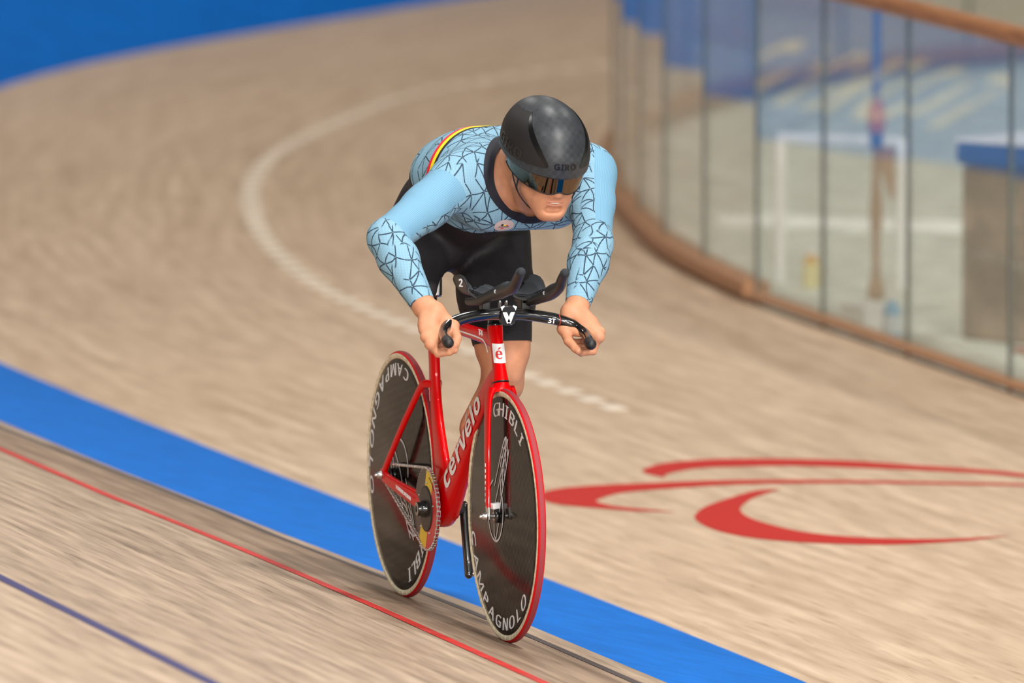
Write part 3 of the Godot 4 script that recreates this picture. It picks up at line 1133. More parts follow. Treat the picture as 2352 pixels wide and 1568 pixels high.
func build_bike() -> void:
	bike_materials()
	var bike := thing("track_bicycle", "red track bicycle with carbon disc wheels and aero handlebar under the rider", "bicycle")
	make_wheel("rear_wheel", bike, AXLE_R, deg_to_rad(-121.6))
	var fw := make_wheel("front_wheel", bike, AXLE_F, 0.0)
	var mb := MB.new()
	mb.rbox(Vector3(0.0, 0.028, 0.026), Vector3(0.02, 0.016, 0.034), 0.003, Basis(Vector3(0, 1, 0), 0.25) * Basis(Vector3(1, 0, 0), 0.12))
	part("timing_chip", mb.mesh(), M.decal_white, fw, "small white block at the hub")

	# frame
	mb = MB.new()
	tube(mb, [[0.3855, 0.824, 0, 0.0205, 0.025], [0.389, 0.812, 0, 0.0198, 0.025], [0.401, 0.78, 0, 0.0168, 0.027], [0.416, 0.738, 0, 0.016, 0.028], [0.429, 0.702, 0, 0.0185, 0.03], [0.4365, 0.681, 0, 0.0215, 0.031]], 5, 28)
	tube(mb, [[-0.215, 0.785, 0, 0.014, 0.018], [-0.1, 0.786, 0, 0.0165, 0.0175], [0.1, 0.787, 0, 0.0165, 0.017], [0.3, 0.789, 0, 0.0165, 0.019], [0.4, 0.79, 0, 0.0165, 0.024]], 5, 24, Vector3(0, 0, 1), 2.6)
	tube(mb, [[0.425, 0.705, 0, 0.017, 0.02], [0.38, 0.675, 0, 0.018, 0.028], [0.3, 0.618, 0, 0.019, 0.034], [0.21, 0.548, 0, 0.02, 0.038], [0.13, 0.478, 0, 0.0215, 0.041], [0.04, 0.395, 0, 0.025, 0.048], [-0.05, 0.32, 0, 0.03, 0.054], [-0.115, 0.272, 0, 0.033, 0.042], [-0.14, 0.255, 0, 0.03, 0.02]], 5, 28, Vector3(0, 0, 1), 2.8)
	tube(mb, [[-0.222, 0.815, 0, 0.013, 0.02], [-0.207, 0.75, 0, 0.0132, 0.022], [-0.192, 0.67, 0, 0.0132, 0.024], [-0.182, 0.59, 0, 0.0132, 0.027], [-0.163, 0.52, 0, 0.0132, 0.032], [-0.135, 0.45, 0, 0.0135, 0.042], [-0.108, 0.38, 0, 0.016, 0.054], [-0.095, 0.32, 0, 0.022, 0.06], [-0.1, 0.275, 0, 0.028, 0.05]], 5, 28, Vector3(0, 0, 1), 2.6)
	for s in [1.0, -1.0]:
		tube(mb, [[-0.175, 0.612, 0.004 * s, 0.007, 0.011], [-0.205, 0.612, 0.017 * s, 0.008, 0.011], [-0.232, 0.603, 0.024 * s, 0.0075, 0.011], [-0.27, 0.57, 0.029 * s, 0.007, 0.011], [-0.36, 0.475, 0.044 * s, 0.007, 0.0105], [-0.46, 0.372, 0.055 * s, 0.0068, 0.0105], [-0.487, 0.345, 0.0565 * s, 0.0068, 0.012]], 6, 18, Vector3(0, 0, 1), 2.4)
		tube(mb, [[-0.51, 0.337, 0.0565 * s, 0.0062, 0.014], [-0.49, 0.333, 0.0565 * s, 0.007, 0.018], [-0.45, 0.325, 0.0545 * s, 0.0078, 0.0165], [-0.35, 0.312, 0.048 * s, 0.0085, 0.019], [-0.23, 0.298, 0.039 * s, 0.0095, 0.024], [-0.13, 0.288, 0.03 * s, 0.011, 0.026]], 5, 18, Vector3(0, 0, 1), 2.8)
	tube(mb, [[BRACKET.x, BRACKET.y, 0.04, 0.03, 0.03], [BRACKET.x, BRACKET.y, -0.04, 0.03, 0.03]], 2, 26, Vector3(0, 1, 0))
	var frame := part("frame", mb.mesh(), M.red_lacquer, bike, "glossy red aero frame")
	# white letters along the down tube, side stripe, name on the chain stay and the badge of the head tube
	var dt := Vector2(0.30 - (-0.03), 0.618 - 0.335).angle()
	var word := MB.new()
	word.add_mesh(letters("cervélo", 0.056, 0.0008), Transform3D(Basis.from_scale(Vector3(1.5, 1, 1)), Vector3.ZERO))
	for k in word.v.size():
		# letters follow the swelling side of the tube
		var q := word.v[k]
		var p := Vector2(0.152, 0.497) + Vector2(q.x, q.y).rotated(dt)
		var wide := remap(clampf(p.x, -0.06, 0.3), 0.3, -0.06, 0.0, 1.0)
		var hb := 0.019 + 0.0025 * clampf(wide / 0.47, 0.0, 1.0) + 0.0085 * clampf((wide - 0.47) / 0.53, 0.0, 1.0)
		var ha := lerpf(0.034, 0.053, wide)
		var z := hb
		word.v[k] = Vector3(p.x, p.y, z + 0.0010 + q.z)
		word.n[k] = Vector3(-sin(dt) * q.y / ha * 0.4, cos(dt) * q.y / ha * 0.4, 1.0).normalized()
	var lettering := MB.new()
	lettering.add(word)
	part("lettering", lettering.mesh(), M.decal_white, frame, "white lettering along the down tube")
	on_side("T4", 0.016, Vector3(0.305, 0.8, 0.0165), 0.0, frame, M.decal_white, "lettering", true, 1.6)
	on_side("VROOMEN.WHITE.DESIGN", 0.0095, Vector3(-0.335, 0.312, 0.057), -0.12, frame, M.decal_white, "lettering", true, 1.35)
	mb = MB.new()
	tube(mb, [[-0.2, 0.7835, 0.0148, 0.0006, 0.0022], [-0.1, 0.7835, 0.0168, 0.0006, 0.0022], [0.1, 0.785, 0.0168, 0.0006, 0.0022], [0.3, 0.785, 0.0168, 0.0006, 0.0022], [0.35, 0.776, 0.0172, 0.0006, 0.0026], [0.372, 0.755, 0.0165, 0.0006, 0.003]], 5, 8)
	part("stripe", mb.mesh(), M.decal_white, frame, "thin white stripe along the top tube")
	mb = MB.new()
	tube(mb, [[-0.219, 0.7, 0.008, 0.0013, 0.0013], [-0.2145, 0.66, 0.0085, 0.0014, 0.0014], [-0.209, 0.61, 0.0092, 0.0013, 0.0013], [-0.2, 0.565, 0.0102, 0.001, 0.001]], 4, 8)
	part("seat_tube_edge", mb.mesh(), M.decal_white, frame, "white edge line on the seat tube")
	# badge: white patch bent round the front of the head tube
	mb = MB.new()
	var rows := []
	for k in 7:
		var f := k / 6.0
		var y := lerpf(0.783, 0.7335, f)
		var cx := lerpf(0.3998, 0.4178, f)
		var row := []
		for s in 13:
			var an := deg_to_rad(lerpf(-52.0, 62.0, s / 12.0))
			row.append(Vector3(cx + cos(an) * 0.0308, y, sin(an) * 0.0192))
		rows.append(row)
	mb.grid(rows, false, 1)
	if mb.n[0].x < 0:
		mb = MB.new()
		mb.grid(rows, false, -1)
	var badge := part("badge", mb.mesh(), M.decal_white, frame, "white square badge with a red letter")
	mb = MB.new()
	# the letter follows the curve of the patch
	var tm := letters("é", 0.0285, 0.0012, "Droid Serif", true)
	var flat_letter := MB.new()
	flat_letter.add_mesh(tm, Transform3D(Basis.IDENTITY, Vector3.ZERO))
	for k in flat_letter.v.size():
		var q := flat_letter.v[k]
		var an := deg_to_rad(14.0) - q.x / 0.0215
		var y := 0.758 + q.y
		var cx := lerpf(0.3998, 0.4178, (0.783 - y) / 0.0495)
		flat_letter.v[k] = Vector3(cx + cos(an) * (0.0314 + q.z), y, sin(an) * (0.0198 + q.z))
		flat_letter.n[k] = Vector3(cos(an), 0, sin(an))
	mb.add(flat_letter)
	part("letter", mb.mesh(), M.ring_red, badge, "red lower-case letter with an accent")

	# fork
	mb = MB.new()
	tube(mb, [[0.4372, 0.6785, 0, 0.0215, 0.031], [0.439, 0.671, 0, 0.024, 0.031], [0.441, 0.662, 0, 0.031, 0.031], [0.443, 0.654, 0, 0.036, 0.028]], 4, 28)
	for s in [1.0, -1.0]:
		tube(mb, [[0.441, 0.668, 0.024 * s, 0.011, 0.026], [0.4425, 0.645, 0.033 * s, 0.0078, 0.024], [0.448, 0.6, 0.038 * s, 0.0066, 0.022], [0.462, 0.5, 0.0435 * s, 0.0062, 0.019], [0.478, 0.41, 0.0475 * s, 0.006, 0.016], [0.4885, 0.356, 0.0495 * s, 0.0058, 0.013]], 5, 18, Vector3(0, 0, 1), 2.6)
	var fork := part("fork", mb.mesh(), M.red_lacquer, bike, "red bladed fork")
	for s in [1.0, -1.0]:
		mb = MB.new()
		tube(mb, [[0.4885, 0.36, 0.0497 * s, 0.0062, 0.012], [0.4925, 0.342, 0.05 * s, 0.005, 0.012], [0.4945, 0.326, 0.05 * s, 0.004, 0.01]], 3, 12)
		part("dropout", mb.mesh(), M.alloy, fork)
	mb = MB.new()
	for k in 7:
		mb.rbox(Vector3(0.4705 + k * 0.0016, 0.468 - k * 0.0155, 0.0518 + k * 0.0004), Vector3(0.007, 0.009, 0.001), 0.0004)
	part("lettering", mb.mesh(), M.decal_white, fork, "worn white letters down the blade")
	mb = MB.new()
	tube(mb, [[0.4362, 0.6815, 0, 0.0222, 0.0317], [0.4372, 0.6785, 0, 0.0222, 0.0317]], 2, 28)
	part("headset_gap", mb.mesh(), M.satin_black, fork)

	# seat post and saddle
	mb = MB.new()
	tube(mb, [[-0.216, 0.79, 0, 0.0125, 0.018], [-0.212, 0.85, 0, 0.0125, 0.018], [-0.208, 0.885, 0, 0.0125, 0.016]], 3, 18)
	part("seat_post", mb.mesh(), M.satin_black, bike)
	mb = MB.new()
	tube(mb, [[-0.172, 0.853, 0.001, 0.0145, 0.0145], [-0.172, 0.856, 0.001, 0.016, 0.016], [-0.172, 0.925, 0.001, 0.016, 0.016]], 3, 22, Vector3(0, 0, 1))
	part("post_sleeve", mb.mesh(), M.steel, bike, "polished metal sleeve below the saddle")
	mb = MB.new()
	tube(mb, [[-0.46, 0.942, 0, 0.04, 0.004], [-0.45, 0.944, 0, 0.062, 0.014], [-0.4, 0.94, 0, 0.066, 0.018], [-0.32, 0.93, 0, 0.045, 0.02], [-0.24, 0.925, 0, 0.026, 0.018], [-0.18, 0.922, 0, 0.02, 0.016], [-0.165, 0.92, 0, 0.012, 0.008]], 5, 20)
	part("saddle", mb.mesh(), M.satin_black, bike)

	build_drive(bike)
	build_bars(bike)

func build_drive(bike: Node3D) -> void:
	var zr := 0.043
	var cr := 0.1085
	# chainring face in three colours, cut as slanted bands
	var circle := PackedVector2Array()
	for k in 72:
		circle.append(Vector2(cos(TAU * k / 72), sin(TAU * k / 72)) * cr)
	var dirn := Vector2(0.35, 0.94).normalized()
	var across := Vector2(dirn.y, -dirn.x)
	var ring := Node3D.new()
	ring.name = "chainring"
	bike.add_child(ring)
	ring.position = BRACKET
	for b in [[-0.2, -0.034, M.ring_grey, "grey rear part of the ring"], [-0.034, 0.03, M.ring_yellow, "yellow band across the ring"], [0.03, 0.2, M.ring_red, "red front part of the ring"]]:
		var rect := PackedVector2Array()
		for q in [[b[0], -0.2], [b[1], -0.2], [b[1], 0.2], [b[0], 0.2]]:
			rect.append(across * q[0] + dirn * q[1])
		var mb := MB.new()
		for poly in Geometry2D.intersect_polygons(circle, rect):
			var ids := Geometry2D.triangulate_polygon(poly)
			for sd in [1.0, -1.0]:
				var s := mb.v.size()
				for q in poly:
					mb.vert(Vector3(q.x, q.y, zr + 0.0022 * sd), Vector3(0, 0, sd))
				for k in range(0, ids.size(), 3):
					mb.tri(s + ids[k], s + ids[k + 1], s + ids[k + 2])
			for k in poly.size():
				var p: Vector2 = poly[k]
				var q: Vector2 = poly[(k + 1) % poly.size()]
				var nn := Vector3((q - p).y, -(q - p).x, 0).normalized()
				if nn.dot(Vector3(p.x, p.y, 0)) < 0:
					nn = -nn
				mb.quad([Vector3(p.x, p.y, zr - 0.0022), Vector3(q.x, q.y, zr - 0.0022), Vector3(q.x, q.y, zr + 0.0022), Vector3(p.x, p.y, zr + 0.0022)], nn)
		part("ring_band", mb.mesh(), b[2], ring, b[3])
	var tooth := MB.new()
	for k in 54:
		var an := TAU * (k + 0.5) / 54
		tooth.rbox(Vector3(cos(an) * (cr + 0.001), sin(an) * (cr + 0.001), zr), Vector3(0.007, 0.005, 0.0018), 0.0006, Basis(Vector3(0, 0, 1), an))
	part("teeth", tooth.mesh(), M.steel, ring)
	var mb2 := MB.new()
	lathe(mb2, [[0.0005, zr + 0.0055], [0.055, zr + 0.0055], [0.0615, zr + 0.0045], [0.0625, zr + 0.001]], 48)
	part("spider_cover", mb2.mesh(), M.satin_black, ring, "round black cover over the middle of the ring")
	mb2 = MB.new()
	lathe(mb2, [[0.0005, 0.066], [0.007, 0.066], [0.008, 0.0725], [0.0175, 0.0725], [0.0195, 0.0705], [0.0195, 0.062], [0.0235, 0.06], [0.0235, 0.05], [0.026, 0.047]], 28)
	part("spindle_boss", mb2.mesh(), M.gloss_black, ring, "black spindle end without a crank arm")
	for k in 5:
		mb2 = MB.new()
		var an := TAU * k / 5 + 0.2
		lathe(mb2, [[0.0005, zr + 0.0062], [0.002, zr + 0.006], [0.0032, zr + 0.003]], 10, Transform3D(Basis.IDENTITY, Vector3(cos(an) * 0.072, sin(an) * 0.072, 0)))
		part("ring_bolt", mb2.mesh(), M.steel, ring)
	mb2 = MB.new()
	for k in 9:
		var an := deg_to_rad(70.0 - k * 3.6)
		mb2.rbox(Vector3(cos(an) * 0.091, sin(an) * 0.091, zr + 0.0026), Vector3(0.0035, 0.009, 0.0008), 0.0003, Basis(Vector3(0, 0, 1), an + PI))
	part("dark_print", mb2.mesh(), M.satin_black, ring, "row of dark printed characters on the yellow band")
	# sprocket
	mb2 = MB.new()
	lathe(mb2, [[0.0005, zr + 0.002], [0.027, zr + 0.002], [0.0285, zr + 0.001], [0.0285, zr - 0.001], [0.027, zr - 0.002], [0.0005, zr - 0.002]], 30, Transform3D(Basis.IDENTITY, AXLE_R))
	part("sprocket", mb2.mesh(), M.satin_black, bike)
	# chain of single links on its loop
	var R := 0.1105
	var r := 0.0298
	var c1 := Vector2(BRACKET.x, BRACKET.y)
	var c2 := Vector2(AXLE_R.x, AXLE_R.y)
	var d := (c2 - c1).normalized()
	var D := c1.distance_to(c2)
	var phi := acos((R - r) / D)
	var nt := d.rotated(-phi)
	var nb := d.rotated(phi)
	if nt.y < nb.y:
		var sw := nt
		nt = nb
		nb = sw
	var pts := PackedVector2Array()
	var p1 := c1 + nt * R
	var p2 := c2 + nt * r
	for k in 40:
		pts.append(p1.lerp(p2, k / 40.0))
	var a0 := nt.angle()
	var a1 := nb.angle()
	while a1 < a0:
		a1 += TAU
	for k in 20:
		pts.append(c2 + Vector2.from_angle(lerpf(a0, a1, k / 20.0)) * r)
	var p3 := c2 + nb * r
	var p4 := c1 + nb * R
	for k in 40:
		pts.append(p3.lerp(p4, k / 40.0))
	var b0 := nb.angle()
	var b1 := nt.angle()
	while b1 < b0:
		b1 += TAU
	for k in 80:
		pts.append(c1 + Vector2.from_angle(lerpf(b0, b1, k / 80.0)) * R)
	pts.append(p1)
	var total := 0.0
	for k in pts.size() - 1:
		total += pts[k].distance_to(pts[k + 1])
	var count := roundi(total / 0.0127 / 2.0) * 2
	var step := total / count
	var outer := MB.new()
	var inner := MB.new()
	for pair in [[outer, 0.0042, 0.0085], [inner, 0.003, 0.0078]]:
		var lm: MB = pair[0]
		for sd in [1.0, -1.0]:
			var row0 := []
			var row1 := []
			for k in 20:
				var an := TAU * k / 20.0
				var ex := (step * 0.5 if cos(an) > 0 else -step * 0.5)
				var rad: float = pair[2] * 0.5
				var py := sin(an) * rad * (0.78 + 0.22 * absf(cos(an)))
				row0.append(Vector3(ex + cos(an) * rad, py, sd * (pair[1] - 0.0006)))
				row1.append(Vector3(ex + cos(an) * rad, py, sd * (pair[1] + 0.0006)))
			lm.grid([row0, row1], true)
			lm.cap(row0, Vector3(0, 0, -sd))
			lm.cap(row1, Vector3(0, 0, sd))
	for sx in [1.0, -1.0]:
		lathe(inner, [[0.0005, 0.0055], [0.002, 0.0055], [0.002, -0.0055], [0.0005, -0.0055]], 8, Transform3D(Basis.IDENTITY, Vector3(sx * step * 0.5, 0, 0)))
	var om := outer.mesh()
	var im := inner.mesh()
	var chain := Node3D.new()
	chain.name = "chain"
	bike.add_child(chain)
	chain.position = Vector3(0, 0, zr)
	var at := 0
	var run := 0.0
	for k in count:
		var want := (k + 0.5) * step
		while run + pts[at].distance_to(pts[at + 1]) < want:
			run += pts[at].distance_to(pts[at + 1])
			at += 1
		var f := (want - run) / pts[at].distance_to(pts[at + 1])
		var q := pts[at].lerp(pts[at + 1], f)
		var o := part("link", om if k % 2 else im, M.steel, chain)
		o.position = Vector3(q.x, q.y, 0)
		o.rotation.z = (pts[at + 1] - pts[at]).angle()
	# left crank with its pedal
	var mb := MB.new()
	tube(mb, [[-0.1322, 0.2985, -0.063, 0.006, 0.008], [-0.1305, 0.293, -0.063, 0.0095, 0.0135], [-0.1286, 0.2843, -0.063, 0.011, 0.0155], [-0.124, 0.265, -0.063, 0.011, 0.0145], [-0.108, 0.197, -0.064, 0.0105, 0.0125], [-0.094, 0.137, -0.065, 0.0105, 0.0125], [-0.087, 0.108, -0.065, 0.0102, 0.0135], [-0.0855, 0.1, -0.065, 0.008, 0.011], [-0.0845, 0.0955, -0.065, 0.003, 0.005]], 5, 20, Vector3(0, 0, 1), 3.2)
	var crank := part("crank_arm", mb.mesh(), M.gloss_black, bike, "black crank arm pointing down")
	mb = MB.new()
	lathe(mb, [[0.0005, -0.071], [0.004, -0.071], [0.005, -0.0725], [0.008, -0.0725], [0.0085, -0.069]], 18, Transform3D(Basis.from_scale(Vector3(1, 1, -1)), Vector3(-0.1286, 0.2843, -0.127)))
	part("crank_bolt", mb.mesh(), M.steel, crank)
	mb = MB.new()
	lathe(mb, [[0.021, 0.04], [0.022, -0.046], [0.018, -0.05], [0.018, -0.058], [0.013, -0.06]], 26, Transform3D(Basis.IDENTITY, BRACKET))
	part("bottom_bracket", mb.mesh(), M.satin_black, bike)
	mb = MB.new()
	lathe(mb, [[0.0005, 0.0], [0.008, 0.0], [0.008, -0.006], [0.006, -0.007], [0.006, -0.018], [0.0045, -0.02], [0.0045, -0.085], [0.0005, -0.085]], 18, Transform3D(Basis.IDENTITY, Vector3(-0.0865, 0.109, -0.071)))
	var ped := part("pedal", mb.mesh(), M.steel, bike)
	mb = MB.new()
	mb.rbox(Vector3(-0.0865, 0.109, -0.128), Vector3(0.075, 0.02, 0.055), 0.006)
	part("pedal_body", mb.mesh(), M.satin_black, ped)

func build_bars(bike: Node3D) -> void:
	var mb := MB.new()
	# steerer cover and stem
	tube(mb, [[0.3857, 0.8235, 0, 0.0185, 0.0195], [0.385, 0.8285, 0, 0.02, 0.021], [0.3835, 0.834, 0, 0.018, 0.019], [0.379, 0.852, 0, 0.017, 0.018], [0.377, 0.874, 0, 0.016, 0.017]], 3, 22)
	tube(mb, [[0.36, 0.856, 0, 0.016, 0.017], [0.42, 0.861, 0, 0.0165, 0.017], [0.485, 0.866, 0, 0.0185, 0.02]], 4, 20, Vector3(0, 0, 1), 3.0)
	var stem := part("stem", mb.mesh(), M.gloss_black, bike)
	mb = MB.new()
	tube(mb, [[0.492, 0.866, 0.0, 0.021, 0.026], [0.509, 0.8655, 0.0, 0.0215, 0.027], [0.513, 0.865, 0.0, 0.019, 0.0245]], 2, 24, Vector3(0, 0, 1), 3.0)
	part("face_plate", mb.mesh(), M.satin_black, stem)
	mb = MB.new()
	for s in [1.0, -1.0]:
		var top := Vector2(0.0162 * s, 0.0215)
		var low := Vector2(0.001 * s, -0.0165)
		var dd := (low - top).normalized()
		mb.rbox(Vector3(0.5142, 0.866 + (top.y + low.y) * 0.5, (top.x + low.x) * 0.5), Vector3(0.0022, top.distance_to(low) + 0.007, 0.0112), 0.001, Basis(Vector3(1, 0, 0), atan2(dd.x, dd.y)))
	part("white_mark", mb.mesh(), M.decal_white, stem, "white chevron mark on the stem plate")
	for s in [1.0, -1.0]:
		mb = MB.new()
		rod(mb, [Vector3(0.46, 0.885, 0.009 * s), Vector3(0.462, 0.897, 0.009 * s)], 0.0045, 2, 10)
		part("stem_bolt", mb.mesh(), M.steel, stem)
	# base bar: sweeps out, then the horns run forward and down
	var keys := [[0.602, 0.8105, 0.1915, 0.0, 0.0], [0.6015, 0.8108, 0.1915, 0.006, 0.006], [0.598, 0.8115, 0.1915, 0.0118, 0.0118], [0.59, 0.8135, 0.1912, 0.0138, 0.0138], [0.555, 0.8225, 0.188, 0.0138, 0.0138], [0.522, 0.8365, 0.177, 0.0145, 0.0145], [0.5, 0.851, 0.15, 0.0155, 0.0155], [0.492, 0.8635, 0.1, 0.0158, 0.0158], [0.488, 0.8675, 0.05, 0.0152, 0.0152], [0.487, 0.868, 0.0, 0.0165, 0.0165], [0.488, 0.8645, -0.05, 0.0152, 0.0152], [0.49, 0.858, -0.095, 0.0155, 0.0155], [0.492, 0.8465, -0.148, 0.0155, 0.0155], [0.508, 0.829, -0.19, 0.0148, 0.0148], [0.545, 0.8115, -0.2035, 0.0138, 0.0138], [0.59, 0.7985, -0.199, 0.0138, 0.0138], [0.598, 0.796, -0.198, 0.0118, 0.0118], [0.6015, 0.795, -0.1975, 0.006, 0.006], [0.602, 0.7948, -0.1975, 0.0, 0.0]]
	mb = MB.new()
	tube(mb, keys, 6, 20, Vector3(0.3, 1, 0), 2.0, 0)
	var bar := part("base_bar", mb.mesh(), M.gloss_black, bike, "glossy black handlebar with forward horns")
	for s in [[0.606, 0.8095, 0.1918], [0.606, 0.7938, -0.1972]]:
		mb = MB.new()
		var c := Vector3(s[0], s[1], s[2])
		rod(mb, [c - Vector3(0.016, -0.004, 0), c + Vector3(0.002, -0.0005, 0)], 0.0145, 3, 18)
		part("end_plug", mb.mesh(), M.grip_rubber, bar)
	for s in [[0.4915, 0.8618, 0.106, 0.0162], [0.492, 0.8475, -0.143, 0.0161]]:
		mb = MB.new()
		var c := Vector3(s[0], s[1], s[2])
		var row0 := []
		var row1 := []
		for k in 24:
			var an := TAU * k / 24
			row0.append(c + Vector3(cos(an) * s[3], sin(an) * s[3], -0.0009))
			row1.append(c + Vector3(cos(an) * s[3], sin(an) * s[3], 0.0009))
		mb.grid([row0, row1], true)
		part("red_ring_mark", mb.mesh(), M.mark_red, bar, "thin red ring round the bar")
	mb = MB.new()
	mb.add_mesh(letters("3T", 0.0125, 0.0012), Transform3D(Basis(Vector3(0, 1, 0), PI / 2) * Basis(Vector3(0, 0, 1), -0.14) * Basis.from_scale(Vector3(1.1, 1, 1)), Vector3(0.5075, 0.8475, -0.12)))
	part("lettering", mb.mesh(), M.decal_white, bar)
	# extensions with their arm rests
	var ext := [[[0.385, 0.893, 0.072, 0.0115, 0.0115], [0.46, 0.9025, 0.066, 0.0125, 0.0125], [0.53, 0.92, 0.057, 0.0145, 0.0145], [0.6, 0.938, 0.0478, 0.0165, 0.019], [0.655, 0.951, 0.047, 0.0165, 0.0195], [0.7, 0.958, 0.047, 0.0158, 0.017], [0.735, 0.97, 0.0478, 0.0145, 0.015], [0.765, 0.988, 0.05, 0.0135, 0.0135], [0.8, 1.008, 0.052, 0.0126, 0.0126]], [[0.4, 0.886, -0.067, 0.0115, 0.0115], [0.48, 0.898, -0.0714, 0.0125, 0.0125], [0.55, 0.914, -0.077, 0.0145, 0.0145], [0.62, 0.932, -0.08, 0.0165, 0.019], [0.665, 0.9435, -0.0785, 0.0165, 0.0195], [0.7, 0.952, -0.077, 0.0158, 0.017], [0.735, 0.965, -0.075, 0.0145, 0.015], [0.765, 0.983, -0.071, 0.0135, 0.0135], [0.8, 1.002, -0.0673, 0.0126, 0.0126]]]
	for k in 2:
		var s := 1.0 if k == 0 else -1.0
		mb = MB.new()
		tube(mb, ext[k], 6, 18)
		var e := part("aero_extension", mb.mesh(), M.satin_black, bike, "black extension bar rising forward")
		mb = MB.new()
		var tip: Array = ext[k][8]
		rod(mb, [Vector3(tip[0] - 0.002, tip[1] - 0.001, tip[2]), Vector3(tip[0] + 0.004, tip[1] + 0.0015, tip[2])], 0.0122, 2, 16)
		part("tip_cap", mb.mesh(), M.pad_black, e)
		mb = MB.new()
		mb.add_mesh(letters("e", 0.012, 0.001), Transform3D(Basis(Vector3(0, 1, 0), 0.5) * Basis(Vector3(0, 0, 1), 0.25), Vector3(ext[k][3][0] + 0.006, ext[k][3][1] + 0.003, ext[k][3][2] + 0.0165)))
		part("small_mark", mb.mesh(), M.decal_silver, e)
		# trough-shaped rest, padded inside
		var z0 := 0.056 if k == 0 else -0.068
		var y0 := 0.905 if k == 0 else 0.9
		var shell := MB.new()
		var pad := MB.new()
		var secs := [[0.338, 0.72], [0.345, 0.9], [0.38, 1.0], [0.42, 0.98], [0.45, 0.84], [0.468, 0.6], [0.474, 0.45]]
		for which in 2:
			var rows := []
			for q in secs:
				# trough line from the inner lip, along the bottom, up the taller outer lip
				var line := PackedVector2Array()
				for jj in 21:
					var an := deg_to_rad(lerpf(-64.0, 68.0, jj / 20.0))
					var hgt: float = (0.058 if an > 0.0 else 0.03) * q[1]
					line.append(Vector2(sin(an) / sin(deg_to_rad(68.0)) * 0.046, (1.0 - cos(an)) / (1.0 - cos(deg_to_rad(68.0))) * hgt))
				var row := []
				var back := []
				for jj in 21:
					var d := (line[mini(jj + 1, 20)] - line[maxi(jj - 1, 0)]).normalized()
					var nn := Vector2(-d.y, d.x)
					var lo := 0.0 if which == 0 else 0.0062
					var hi := 0.0055 if which == 0 else 0.0125
					if which == 1 and (jj < 2 or jj > 18):
						hi = 0.0075
					var pa := line[jj] + nn * lo
					var pb := line[jj] + nn * hi
					row.append(Vector3(q[0] * (1.0 if which == 0 else 0.985) + (0.0 if which == 0 else 0.006), y0 + pa.y, z0 + pa.x * s))
					back.append(Vector3(q[0] * (1.0 if which == 0 else 0.985) + (0.0 if which == 0 else 0.006), y0 + pb.y, z0 + pb.x * s))
				back.reverse()
				row.append_array(back)
				rows.append(row)
			var t: MB = shell if which == 0 else pad
			t.grid(rows, true)
			t.cap(rows[0], Vector3(-1, 0, 0))
			t.cap(rows[rows.size() - 1], Vector3(1, 0, 0))
		var rest := part("arm_rest", shell.mesh(), M.satin_black, bike, "black moulded forearm cup")
		part("pad", pad.mesh(), M.pad_black, rest)
		if k == 0:
			mb = MB.new()
			mb.add_mesh(letters("2", 0.021, 0.0012), Transform3D(Basis(Vector3(0, 1, 0), 0.5) * Basis(Vector3(1, 0, 0), 0.1), Vector3(0.425, 0.946, 0.1055)))
			part("number", mb.mesh(), M.decal_white, rest, "white figure on the cup")
		mb = MB.new()
		mb.rbox(Vector3(0.455, (0.868 + y0) * 0.5 + 0.003, z0 - 0.008 * s), Vector3(0.03, y0 - 0.868 + 0.012, 0.024), 0.004)
		mb.rbox(Vector3(0.435, y0 - 0.004, z0 - 0.002 * s), Vector3(0.07, 0.012, 0.034), 0.003)
		part("riser", mb.mesh(), M.satin_black, rest)

# ---------------------------------------------------------------- rider: distance field of tapered capsules, meshed as surface nets
class Field:
	var a: PackedVector3Array = []
	var ab: PackedVector3Array = []
	var inv: PackedFloat32Array = []
	var ra: PackedFloat32Array = []
	var rb: PackedFloat32Array = []
	var k: PackedFloat32Array = []
	var cut: PackedByteArray = []
	var offset := 0.0

	func add(p: Vector3, q: Vector3, r0: float, r1: float, blend := 0.03, carve := 0) -> void:
		a.append(p)
		ab.append(q - p)
		var l := (q - p).length_squared()
		inv.append(1.0 / l if l > 1e-12 else 0.0)
		ra.append(r0)
		rb.append(r1)
		k.append(blend)
		cut.append(carve)

	func one(j: int, p: Vector3) -> float:
		var d := p - a[j]
		var t := clampf(d.dot(ab[j]) * inv[j], 0.0, 1.0)
		return (d - ab[j] * t).length() - ra[j] - (rb[j] - ra[j]) * t

	func at(p: Vector3, ids: PackedInt32Array) -> float:
		var d := 1e3
		for j in ids:
			var e := one(j, p)
			var kk := k[j]
			if cut[j]:
				var h := maxf(kk - absf(d + e), 0.0) / kk
				d = maxf(d, -e) + h * h * kk * 0.25
			else:
				var h := maxf(kk - absf(d - e), 0.0) / kk
				d = minf(d, e) - h * h * kk * 0.25
		return d - offset

	func all() -> PackedInt32Array:
		return PackedInt32Array(range(a.size()))

